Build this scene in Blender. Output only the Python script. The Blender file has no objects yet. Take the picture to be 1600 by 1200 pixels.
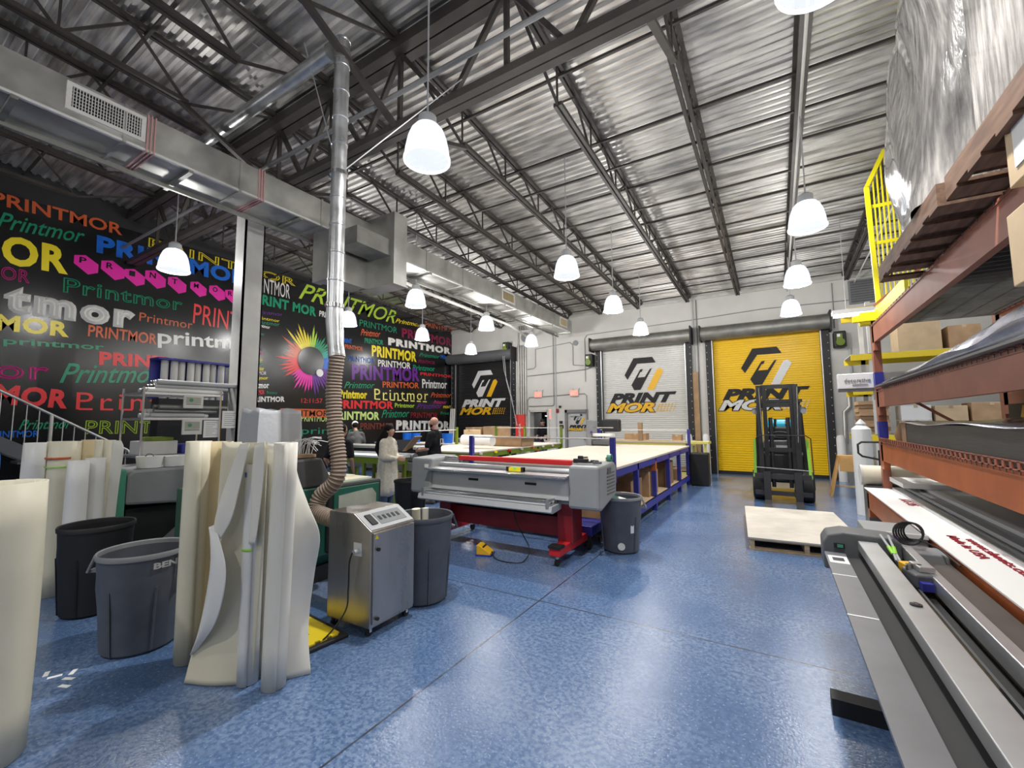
import bpy, bmesh, math, random
from mathutils import Vector, Matrix
from math import pi, sin, cos, radians as rad
random.seed(7)
sc = bpy.context.scene
col = sc.collection

# ---------------- camera, world, exposure ----------------
H = 1.65
YAW, PITCH, ROLL, FPX = .5471, .0872, -.0066, 673.0
def cam_axes():
    f = Vector((-sin(YAW)*cos(PITCH), cos(YAW)*cos(PITCH), sin(PITCH)))
    r0 = Vector((cos(YAW), sin(YAW), 0)); u0 = r0.cross(f)
    return r0*cos(ROLL)+u0*sin(ROLL), -r0*sin(ROLL)+u0*cos(ROLL), f
R_, U_, F_ = cam_axes()
cd = bpy.data.cameras.new('camera'); cam = bpy.data.objects.new('camera', cd); col.objects.link(cam)
cam.matrix_world = Matrix(((R_.x, U_.x, -F_.x, 0), (R_.y, U_.y, -F_.y, 0), (R_.z, U_.z, -F_.z, H), (0, 0, 0, 1)))
cd.sensor_width = 36; cd.lens = FPX/1600*36; cd.clip_start = .02; cd.clip_end = 200
sc.camera = cam
w = bpy.data.worlds.new('world'); sc.world = w; w.use_nodes = True
w.node_tree.nodes['Background'].inputs[0].default_value = (.8, .87, 1, 1)
w.node_tree.nodes['Background'].inputs[1].default_value = .25
sc.view_settings.view_transform = 'Standard'; sc.view_settings.look = 'None'
sc.view_settings.exposure = 0.0; sc.view_settings.gamma = 1; sc.view_settings.use_curve_mapping = False
LAMP_W = 400; LAMP_E = 1.25

# ---------------- materials ----------------
M = {}
def mat(name, c, rough=.5, metal=0, var=0, scale=6, bump=0, bscale=None, emit=0, stretch=None, spec=None, trans=0, alpha=1, coat=0, c2=None, rvar=0):
    m = bpy.data.materials.new(name); m.use_nodes = True; nt = m.node_tree; b = nt.nodes['Principled BSDF']
    b.inputs['Base Color'].default_value = (*c, 1); b.inputs['Roughness'].default_value = rough; b.inputs['Metallic'].default_value = metal
    if spec is not None: b.inputs['Specular IOR Level'].default_value = spec
    if trans: b.inputs['Transmission Weight'].default_value = trans
    if alpha < 1: b.inputs['Alpha'].default_value = alpha
    if coat: b.inputs['Coat Weight'].default_value = coat; b.inputs['Coat Roughness'].default_value = .15
    if emit: b.inputs['Emission Color'].default_value = (*c, 1); b.inputs['Emission Strength'].default_value = emit
    if var or bump or rvar:
        tc = nt.nodes.new('ShaderNodeTexCoord'); mp = nt.nodes.new('ShaderNodeMapping'); nt.links.new(tc.outputs['Object'], mp.inputs[0])
        if stretch: mp.inputs['Scale'].default_value = stretch
        n = nt.nodes.new('ShaderNodeTexNoise'); n.inputs['Scale'].default_value = scale; n.inputs['Detail'].default_value = 5
        nt.links.new(mp.outputs[0], n.inputs['Vector'])
        if var:
            mx = nt.nodes.new('ShaderNodeMix'); mx.data_type = 'RGBA'
            d = c2 if c2 else tuple(max(0, x*(1-var)) for x in c); u = c if c2 else tuple(min(1, x*(1+var)) for x in c)
            mx.inputs['A'].default_value = (*d, 1); mx.inputs['B'].default_value = (*u, 1)
            mr = nt.nodes.new('ShaderNodeMapRange'); mr.inputs[1].default_value = .35; mr.inputs[2].default_value = .65
            nt.links.new(n.outputs['Fac'], mr.inputs[0]); nt.links.new(mr.outputs[0], mx.inputs['Factor']); nt.links.new(mx.outputs['Result'], b.inputs['Base Color'])
        if rvar:
            mr2 = nt.nodes.new('ShaderNodeMapRange'); mr2.inputs[1].default_value = .3; mr2.inputs[2].default_value = .7
            mr2.inputs[3].default_value = rough-rvar; mr2.inputs[4].default_value = rough+rvar
            nt.links.new(n.outputs['Fac'], mr2.inputs[0]); nt.links.new(mr2.outputs[0], b.inputs['Roughness'])
        if bump:
            n2 = n
            if bscale:
                n2 = nt.nodes.new('ShaderNodeTexNoise'); n2.inputs['Scale'].default_value = bscale; n2.inputs['Detail'].default_value = 3
                nt.links.new(mp.outputs[0], n2.inputs['Vector'])
            bp = nt.nodes.new('ShaderNodeBump'); bp.inputs['Strength'].default_value = bump; bp.inputs['Distance'].default_value = .01
            nt.links.new(n2.outputs['Fac'], bp.inputs['Height']); nt.links.new(bp.outputs[0], b.inputs['Normal'])
    M[name] = m; return m
mat('white_wall', (.62, .61, .58), .6, var=.04, scale=1.5)
mat('deck', (.62, .60, .57), .46, .8, var=.3, scale=3, stretch=(.5, 3, 1), rvar=.12)
mat('steel', (.045, .038, .034), .55, var=.2, scale=4)
mat('mural', (.008, .008, .009), .22, spec=.5)
mat('galv', (.52, .52, .49), .42, .85, var=.12, scale=3, rvar=.08)
mat('galv_dark', (.27, .27, .25), .5, .7, var=.15, scale=4)
mat('spiral', (.60, .61, .62), .34, .9, var=.15, scale=6, rvar=.08)
mat('pink', (.52, .28, .27), .7)
mat('chrome', (.75, .75, .75), .15, 1)
mat('alu', (.62, .63, .64), .35, .8, var=.05, scale=5)
mat('stainless', (.42, .40, .37), .3, .9, var=.2, scale=3, stretch=(1, 1, .25), rvar=.1)
mat('black', (.010, .010, .011), .55)
mat('rubber', (.02, .02, .021), .7)
mat('near_black', (.016, .016, .018), .55)
mat('logo_black', (.008, .008, .009), .6)
mat('charcoal', (.035, .034, .036), .5, var=.08, scale=20)
mat('grey_bin', (.085, .095, .115), .45, var=.08, scale=8)
mat('grey', (.22, .23, .24), .5, var=.05, scale=5)
mat('machine_grey', (.27, .28, .285), .42, var=.04, scale=5)
mat('dark_grey', (.10, .105, .11), .45, var=.05, scale=6)
mat('light_grey', (.45, .46, .47), .45)
mat('white', (.80, .80, .79), .45)
mat('offwhite', (.62, .61, .58), .6, var=.05, scale=5)
mat('column_paint', (.55, .545, .52), .45, var=.06, scale=4)
mat('cream', (.74, .70, .55), .5, var=.05, scale=2)
mat('cream_light', (.78, .76, .68), .45, var=.03, scale=2)
mat('cream_white', (.80, .80, .78), .4)
mat('tan_sheet', (.68, .56, .33), .5, var=.05, scale=2)
mat('yellow', (.80, .60, .02), .45)
mat('yellow_door', (.92, .58, .005), .38)
mat('guard_yellow', (.74, .64, .01), .45)
mat('trim_grey', (.14, .14, .15), .42, var=.1, scale=4)
mat('trim_table', (.13, .115, .105), .38, .3, var=.1, scale=3)
mat('white_door', (.66, .66, .64), .35)
mat('black_door', (.02, .02, .022), .35)
mat('logo_yellow', (.85, .48, .02), .4)
mat('logo_white', (.75, .75, .75), .4)
mat('red', (.55, .015, .02), .4)
mat('dark_red', (.21, .010, .016), .4, var=.1, scale=5)
mat('red_panel', (.75, .06, .05), .5)
mat('blue', (.03, .035, .28), .45, var=.1, scale=5)
mat('orange', (.42, .11, .03), .45, var=.12, scale=4)
mat('orange_brown', (.30, .10, .06), .5, var=.12, scale=4)
mat('green', (.012, .10, .065), .35, var=.08, scale=3)
mat('teal_green', (.06, .26, .17), .4)
mat('lime', (.15, .22, .015), .5)
mat('lime_bright', (.35, .75, .08), .5)
mat('kraft', (.42, .27, .15), .75, var=.12, scale=5)
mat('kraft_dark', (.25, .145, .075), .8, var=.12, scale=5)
mat('kraft_light', (.56, .42, .26), .75, var=.08, scale=5)
mat('wood', (.48, .36, .22), .7, var=.25, scale=7, stretch=(1, 1, 6))
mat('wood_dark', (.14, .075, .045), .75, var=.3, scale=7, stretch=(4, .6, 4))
mat('board', (.52, .48, .42), .6, var=.12, scale=3)
mat('sawhorse', (.62, .35, .12), .6, var=.1, scale=6)
mat('tabletop', (.60, .52, .43), .5, var=.06, scale=2)
mat('bag_white', (.55, .57, .60), .3, bump=.5, bscale=14)
mat('paper', (.8, .8, .78), .6)
mat('cyan_tank', (.02, .42, .62), .35)
mat('hose', (.20, .145, .11), .5)
mat('hose_light', (.55, .45, .36), .4, .3)
mat('grey_film', (.33, .33, .38), .22, var=.2, scale=5, bump=.5, bscale=6, coat=.4)
mat('dark_sheets', (.045, .045, .045), .4, var=.35, scale=40, stretch=(.1, .1, 6))
mat('skin', (.52, .29, .21), .5); mat('skin2', (.42, .22, .15), .5)
mat('hair', (.008, .006, .005), .75, spec=.2)
mat('cardigan', (.62, .58, .48), .85, var=.1, scale=30, bump=.3)
mat('tee', (.012, .012, .015), .85, spec=.2); mat('grey_tee', (.07, .07, .07), .8)
mat('denim', (.06, .09, .16), .8); mat('shoe', (.08, .07, .06), .7)
mat('eye_white', (.8, .8, .8), .3); mat('lip', (.4, .13, .1), .5)
mat('door_grey', (.50, .50, .49), .4)
mat('frame_grey', (.20, .20, .20), .5)
mat('void', (.008, .008, .010), .8)
mat('beige_reflection_label', (.40, .42, .34), .15, coat=.6, var=.25, scale=2)  # beige stands in for reflections on the machine window; also a label band
mat('bright', (1, .98, .95), .4, emit=6)
mat('exit_red', (.95, .25, .18), .4, emit=.9)
mat('led_red', (1, .04, .04), .4, emit=2.0)
mat('rim', (.9, .95, 1.0), .3, emit=1.6)
def shade_mat():   # translucent acrylic refractor: glows and lets a little of its bulb through
    m = bpy.data.materials.new('shade'); m.use_nodes = True; nt = m.node_tree; nt.nodes.clear(); N = nt.nodes.new
    o = N('ShaderNodeOutputMaterial'); e = N('ShaderNodeEmission'); e.inputs[0].default_value = (.86, .92, 1, 1); e.inputs[1].default_value = LAMP_E
    tr = N('ShaderNodeBsdfTransparent'); mx = N('ShaderNodeMixShader'); mx.inputs[0].default_value = .82
    nt.links.new(tr.outputs[0], mx.inputs[1]); nt.links.new(e.outputs[0], mx.inputs[2]); nt.links.new(mx.outputs[0], o.inputs[0]); M['shade'] = m
shade_mat()
for k, c in dict(m_or=(.62, .11, .03), m_gr=(.01, .27, .13), m_ye=(.85, .68, .02), m_bl=(.01, .14, .62), m_pk=(.60, .02, .22), m_wh=(.75, .74, .70), m_re=(.75, .03, .035), m_li=(.42, .62, .05), m_pu=(.13, .02, .25), m_cr=(.22, .01, .05), m_yl=(.85, .78, .22), m_lw=(.62, .80, .25), m_dr=(.30, .015, .03), m_br=(.20, .04, .025), m_te=(.02, .35, .30), m_mg=(.75, .02, .35)).items():
    mat(k, c, .3)

def floor_mat():
    m = bpy.data.materials.new('epoxy_floor'); m.use_nodes = True; nt = m.node_tree; N = nt.nodes.new; L = nt.links.new
    b = nt.nodes['Principled BSDF']; tc = N('ShaderNodeTexCoord'); O = tc.outputs['Object']
    def noise(s, d=4):
        n = N('ShaderNodeTexNoise'); n.inputs['Scale'].default_value = s; n.inputs['Detail'].default_value = d; L(O, n.inputs['Vector']); return n.outputs['Fac']
    def mr(i, a, c, x=0, y=1):
        r = N('ShaderNodeMapRange'); r.inputs[1].default_value = a; r.inputs[2].default_value = c; r.inputs[3].default_value = x; r.inputs[4].default_value = y; L(i, r.inputs[0]); return r.outputs[0]
    def mix(f, A, B):
        x = N('ShaderNodeMix'); x.data_type = 'RGBA'; L(f, x.inputs['Factor'])
        for s, v in (('A', A), ('B', B)):
            if isinstance(v, tuple): x.inputs[s].default_value = (*v, 1)
            else: L(v, x.inputs[s])
        return x.outputs['Result']
    def math_(op, a, c=None):
        x = N('ShaderNodeMath'); x.operation = op
        for i, v in enumerate((a, c)):
            if v is None: continue
            if isinstance(v, (int, float)): x.inputs[i].default_value = v
            else: L(v, x.inputs[i])
        return x.outputs[0]
    base = mix(mr(noise(1.1, 6), .38, .62), (.08, .15, .30), (.16, .235, .38))
    base = mix(mr(noise(34, 4), .40, .58), (.065, .125, .26), base)
    base = mix(mr(noise(60, 3), .60, .68), base, (.22, .31, .48))
    base = mix(mr(noise(9, 4), .36, .5, .3, 0), base, (.06, .11, .22))
    base = mix(mr(noise(.6, 3), .60, .78), base, (.19, .22, .29))
    sp = N('ShaderNodeSeparateXYZ'); L(O, sp.inputs[0])
    def line(ax, pos, wd):
        d = math_('ABSOLUTE', math_('SUBTRACT', sp.outputs[ax], pos)); return math_('LESS_THAN', d, wd)
    for ax, p in ((0, -1.95), (1, 3.66)):
        base = mix(math_('MULTIPLY', line(ax, p, .007), mr(noise(4, 2), .3, .5, .55, 1)), base, (.04, .045, .06))
    # long pale scratch across the slab
    a, c = (-3.93, 4.45), (-.63, 1.95)
    nx, ny = c[1]-a[1], -(c[0]-a[0]); ln = math.hypot(nx, ny); nx /= ln; ny /= ln
    d = math_('ABSOLUTE', math_('ADD', math_('ADD', math_('MULTIPLY', sp.outputs[0], nx), math_('MULTIPLY', sp.outputs[1], ny)), -(a[0]*nx+a[1]*ny)))
    brk = math_('MULTIPLY', math_('LESS_THAN', d, .0025), mr(noise(9, 3), .42, .6, 0, .6))
    base = mix(brk, base, (.35, .42, .52))
    wv = N('ShaderNodeTexNoise'); mp = N('ShaderNodeMapping'); mp.inputs['Rotation'].default_value = (0, 0, .9); mp.inputs['Scale'].default_value = (1, 26, 1); L(O, mp.inputs[0]); L(mp.outputs[0], wv.inputs['Vector']); wv.inputs['Scale'].default_value = 1.6; wv.inputs['Detail'].default_value = 2
    L(base, b.inputs['Base Color'])
    L(mr(noise(2, 3), .3, .7, .19, .27), b.inputs['Roughness'])
    b.inputs['Specular IOR Level'].default_value = .55; b.inputs['Coat Weight'].default_value = .35; b.inputs['Coat Roughness'].default_value = .12
    bp = N('ShaderNodeBump'); bp.inputs['Strength'].default_value = .32; bp.inputs['Distance'].default_value = .005
    L(noise(70, 4), bp.inputs['Height']); L(bp.outputs[0], b.inputs['Normal']); L(bp.outputs[0], b.inputs['Coat Normal'])
    M['epoxy_floor'] = m
floor_mat()

def wrap_mat():
    m = bpy.data.materials.new('stretch_wrap'); m.use_nodes = True; nt = m.node_tree; N = nt.nodes.new; L = nt.links.new
    b = nt.nodes['Principled BSDF']; tc = N('ShaderNodeTexCoord'); mp = N('ShaderNodeMapping'); mp.inputs['Rotation'].default_value = (.35, .2, 0); mp.inputs['Scale'].default_value = (9, 9, 1.3); L(tc.outputs['Object'], mp.inputs[0])
    n = N('ShaderNodeTexNoise'); n.inputs['Scale'].default_value = 3; n.inputs['Detail'].default_value = 6; L(mp.outputs[0], n.inputs['Vector'])
    cr = N('ShaderNodeValToRGB'); cr.color_ramp.elements[0].color = (.16, .15, .145, 1); cr.color_ramp.elements[0].position = .35; cr.color_ramp.elements[1].color = (.42, .40, .375, 1); cr.color_ramp.elements[1].position = .7
    L(n.outputs['Fac'], cr.inputs[0]); L(cr.outputs[0], b.inputs['Base Color'])
    b.inputs['Roughness'].default_value = .18; b.inputs['Coat Weight'].default_value = .8; b.inputs['Coat Roughness'].default_value = .08
    bp = N('ShaderNodeBump'); bp.inputs['Strength'].default_value = .9; bp.inputs['Distance'].default_value = .02; L(n.outputs['Fac'], bp.inputs['Height']); L(bp.outputs[0], b.inputs['Normal'])
    M['stretch_wrap'] = m
wrap_mat()

# ---------------- mesh helpers ----------------
def rootloc(p):
    v = Vector((0, 0, 0))
    while p is not None: v += p.location; p = p.parent
    return v
class MB:
    def __init__(s): s.v = []; s.f = []; s.m = []; s.c = 0
    def mi(s, i): s.c = i; return s
    def add(s, vs, fs):
        o = len(s.v); s.v += [Vector(x) for x in vs]; s.f += [tuple(o+i for i in f) for f in fs]; s.m += [s.c]*len(fs); return s
    def b(s, x0, x1, y0, y1, z0, z1):
        return s.add([(x0, y0, z0), (x1, y0, z0), (x1, y1, z0), (x0, y1, z0), (x0, y0, z1), (x1, y0, z1), (x1, y1, z1), (x0, y1, z1)],
                     [(3, 2, 1, 0), (4, 5, 6, 7), (0, 1, 5, 4), (1, 2, 6, 5), (2, 3, 7, 6), (3, 0, 4, 7)])
    def bar(s, p, q, a, b_=None, up=(0, 0, 1)):
        b_ = b_ or a; p, q = Vector(p), Vector(q); d = (q-p).normalized(); u = Vector(up)
        if abs(d.dot(u)) > .99: u = Vector((0, 1, 0))
        r = d.cross(u).normalized()*a/2; u = r.cross(d).normalized()*b_/2
        vs = [e+i*r+j*u for e in (p, q) for i, j in ((-1, -1), (1, -1), (1, 1), (-1, 1))]
        return s.add(vs, [(0, 1, 2, 3), (7, 6, 5, 4), (0, 4, 5, 1), (1, 5, 6, 2), (2, 6, 7, 3), (3, 7, 4, 0)])
    def tube(s, pts, r, n=10, caps=True):
        pts = [Vector(p) for p in pts]; rs = r if isinstance(r, (list, tuple)) else [r]*len(pts)
        t = (pts[1]-pts[0]).normalized(); u = Vector((0, 0, 1)) if abs(t.z) < .9 else Vector((1, 0, 0)); u = (u-t*u.dot(t)).normalized()
        vs = []
        for i, p in enumerate(pts):
            if i == 0: t = pts[1]-pts[0]
            elif i == len(pts)-1: t = pts[-1]-pts[-2]
            else: t = (pts[i+1]-pts[i]).normalized()+(pts[i]-pts[i-1]).normalized()
            t.normalize(); u = (u-t*u.dot(t)).normalized(); w_ = t.cross(u)
            vs += [p+(u*cos(2*pi*k/n)+w_*sin(2*pi*k/n))*rs[i] for k in range(n)]
        fs = [(i*n+k, i*n+(k+1) % n, (i+1)*n+(k+1) % n, (i+1)*n+k) for i in range(len(pts)-1) for k in range(n)]
        if caps: fs += [tuple(range(n-1, -1, -1)), tuple((len(pts)-1)*n+k for k in range(n))]
        return s.add(vs, fs)
    def cyl(s, c, r, h, n=20, ax='z'):
        c = Vector(c); d = {'x': Vector((h, 0, 0)), 'y': Vector((0, h, 0)), 'z': Vector((0, 0, h))}[ax]
        return s.tube([c, c+d], r, n)
    def lathe(s, prof, c=(0, 0, 0), n=28, sx=1, sy=1):
        vs = [(c[0]+r*cos(2*pi*k/n)*sx, c[1]+r*sin(2*pi*k/n)*sy, c[2]+z) for r, z in prof for k in range(n)]
        fs = [(i*n+k, i*n+(k+1) % n, (i+1)*n+(k+1) % n, (i+1)*n+k) for i in range(len(prof)-1) for k in range(n)]
        return s.add(vs, fs)
    def prism(s, poly, a, b_, ax='y'):
        # poly in the plane normal to ax; extruded from a to b_
        def P(u, v, t): return {'x': (t, u, v), 'y': (u, t, v), 'z': (u, v, t)}[ax]
        n = len(poly); vs = [P(u, v, a) for u, v in poly]+[P(u, v, b_) for u, v in poly]
        return s.add(vs, [tuple(range(n)), tuple(range(2*n-1, n-1, -1))]+[(i, i+n, (i+1) % n+n, (i+1) % n) for i in range(n)])
    def grid(s, rows):
        n = len(rows[0]); vs = [p for r in rows for p in r]
        return s.add(vs, [(i*n+k, i*n+k+1, (i+1)*n+k+1, (i+1)*n+k) for i in range(len(rows)-1) for k in range(n-1)])
    def sphere(s, c, r, n=14, m=9, sc_=(1, 1, 1)):
        pr = [(max(1e-4, r*sin(pi*i/m)), -r*cos(pi*i/m)*sc_[2]) for i in range(m+1)]
        return s.lathe(pr, c, n, sc_[0], sc_[1])
    def xf(s, mtx, start=0):
        for i in range(start, len(s.v)): s.v[i] = mtx @ s.v[i]
        return s
    def build(s, name, mats, parent=None, loc=None, smooth=False, bevel=0, solid=0, fix=True, sub=0, world=False):
        me = bpy.data.meshes.new(name)
        off = Vector((0, 0, 0))
        if loc is not None: off = Vector(loc)
        elif world and parent is not None: off = rootloc(parent)
        me.from_pydata([v-off for v in s.v], [], s.f)
        for m in (mats if isinstance(mats, (list, tuple)) else [mats]): me.materials.append(M[m])
        for p, i in zip(me.polygons, s.m): p.material_index = i
        if fix:
            bm = bmesh.new(); bm.from_mesh(me); bmesh.ops.recalc_face_normals(bm, faces=bm.faces); bm.to_mesh(me); bm.free()
        if smooth: 
            me.polygons.foreach_set('use_smooth', [True]*len(me.polygons))
            try: me.set_sharp_from_angle(angle=rad(38))
            except Exception: pass
        o = bpy.data.objects.new(name, me); col.objects.link(o)
        if parent is not None: o.parent = parent
        if loc is not None: o.location = off
        if solid: x = o.modifiers.new('s', 'SOLIDIFY'); x.thickness = solid; x.offset = 0
        if bevel: x = o.modifiers.new('b', 'BEVEL'); x.width = bevel; x.segments = 2; x.limit_method = 'ANGLE'
        if sub: x = o.modifiers.new('d', 'SUBSURF'); x.levels = sub; x.render_levels = sub
        return o
def thing(name, label, cat, loc=(0, 0, 0), rz=0, group=None):
    o = bpy.data.objects.new(name, None); col.objects.link(o); o.location = loc; o.rotation_euler = (0, 0, rz); o.empty_display_size = .1
    return tag(o, label, cat, group)
def tag(o, label, cat, group=None):
    o['label'] = label; o['category'] = cat
    if group: o['group'] = group
    return o
def struct(o): o['kind'] = 'structure'; return o
def copy_tree(o, parent=None):
    c = o.copy(); col.objects.link(c); c.parent = parent
    for ch in list(o.children): copy_tree(ch, c)
    return c
def text_mesh(body, h, width=None, ext=.002, shear=0, bold=0, outline=0, spacing=1.0, align='LEFT'):
    """returns list of verts, faces in the XY plane; cap height h, optional total width"""
    cu = bpy.data.curves.new('t', 'FONT'); cu.body = body; cu.size = 1; cu.shear = shear; cu.offset = bold; cu.space_character = spacing
    cu.resolution_u = 3
    if outline: cu.fill_mode = 'NONE'; cu.bevel_depth = outline; cu.bevel_resolution = 0
    else: cu.extrude = .0001
    o = bpy.data.objects.new('t', cu); col.objects.link(o)
    dg = bpy.context.evaluated_depsgraph_get(); me = bpy.data.meshes.new_from_object(o.evaluated_get(dg))
    vs = [v.co.copy() for v in me.vertices]; fs = [tuple(p.vertices) for p in me.polygons]
    bpy.data.objects.remove(o); bpy.data.curves.remove(cu); bpy.data.meshes.remove(me)
    if not vs: return [], []
    x0 = min(v.x for v in vs); x1 = max(v.x for v in vs); ch = .70
    sy = h/ch; sx = sy if width is None else width/(x1-x0)
    vs = [Vector(((v.x-x0)*sx, v.y*sy, v.z*min(sx, sy) if outline else v.z/.0001*ext)) for v in vs]
    if align == 'CENTER':
        wd = (x1-x0)*sx
        vs = [v-Vector((wd/2, 0, 0)) for v in vs]
    return vs, fs
def put_text(mb, body, h, width, origin, xdir, ydir, **k):
    vs, fs = text_mesh(body, h, width, **k)
    X, Y = Vector(xdir), Vector(ydir); Z = X.cross(Y).normalized(); o = Vector(origin)
    mb.add([o+X*v.x+Y*v.y+Z*v.z for v in vs], fs)

# ---------------- setting ----------------
YB, XL, XR, YF = 14.92, -12.25, 6.2, -6.5
def dz(y): return 5.80+.06*(YB-y)
def bz(y): return 5.46+.033*(YB-y)
struct(MB().b(XL-.3, XR+.3, YF-.3, YB+1.6, -.2, 0).build('floor', 'epoxy_floor'))
mb = MB(); prof = []
y = YF-.2; p = .13
while y < YB+.15:
    for dy, dzz in ((0, 0), (.042, 0), (.062, .036), (.108, .036)): prof.append((y+dy, dz(y+dy)+dzz))
    y += p
mb.grid([[(x, yy, zz) for yy, zz in prof] for x in (XL-.2, XR+.2)])
struct(mb.build('ceiling', 'deck', fix=False))
struct(MB().b(XL-.4, XR+.4, YF-.4, YB+1.6, 7.5, 7.6).build('ceiling', 'steel'))
# back wall with openings for three roll-up doors and the two passage doors
ops = [(-12.05, -8.99, 4.2), (-8.27, -7.48, 2.03), (-6.75, -5.88, 2.0), (-5.37, -2.31, 4.2), (-1.71, 1.31, 4.2)]
mb = MB(); x = XL-.3
for a, b_, h in ops:
    mb.b(x, a, YB, YB+.25, 0, 7); mb.b(a, b_, YB, YB+.25, h, 7); x = b_
mb.b(x, XR+.3, YB, YB+.25, 0, 7)
struct(mb.build('wall_back', 'white_wall'))
struct(MB().b(XL-.25, XL, YF-.2, YB+.25, 0, 7.3).build('wall_left', 'near_black'))
struct(MB().b(XR, XR+.25, YF-.2, YB+.25, 0, 7.3).build('wall_right', 'white_wall'))
struct(MB().b(XL-.25, XR+.25, YF-.25, YF, 0, 7.5).build('wall_front', 'white_wall'))
struct(MB().b(XL-.25, XR+.3, YB+1.5, YB+1.6, 0, 7.3).build('wall_outer', 'void'))

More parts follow.
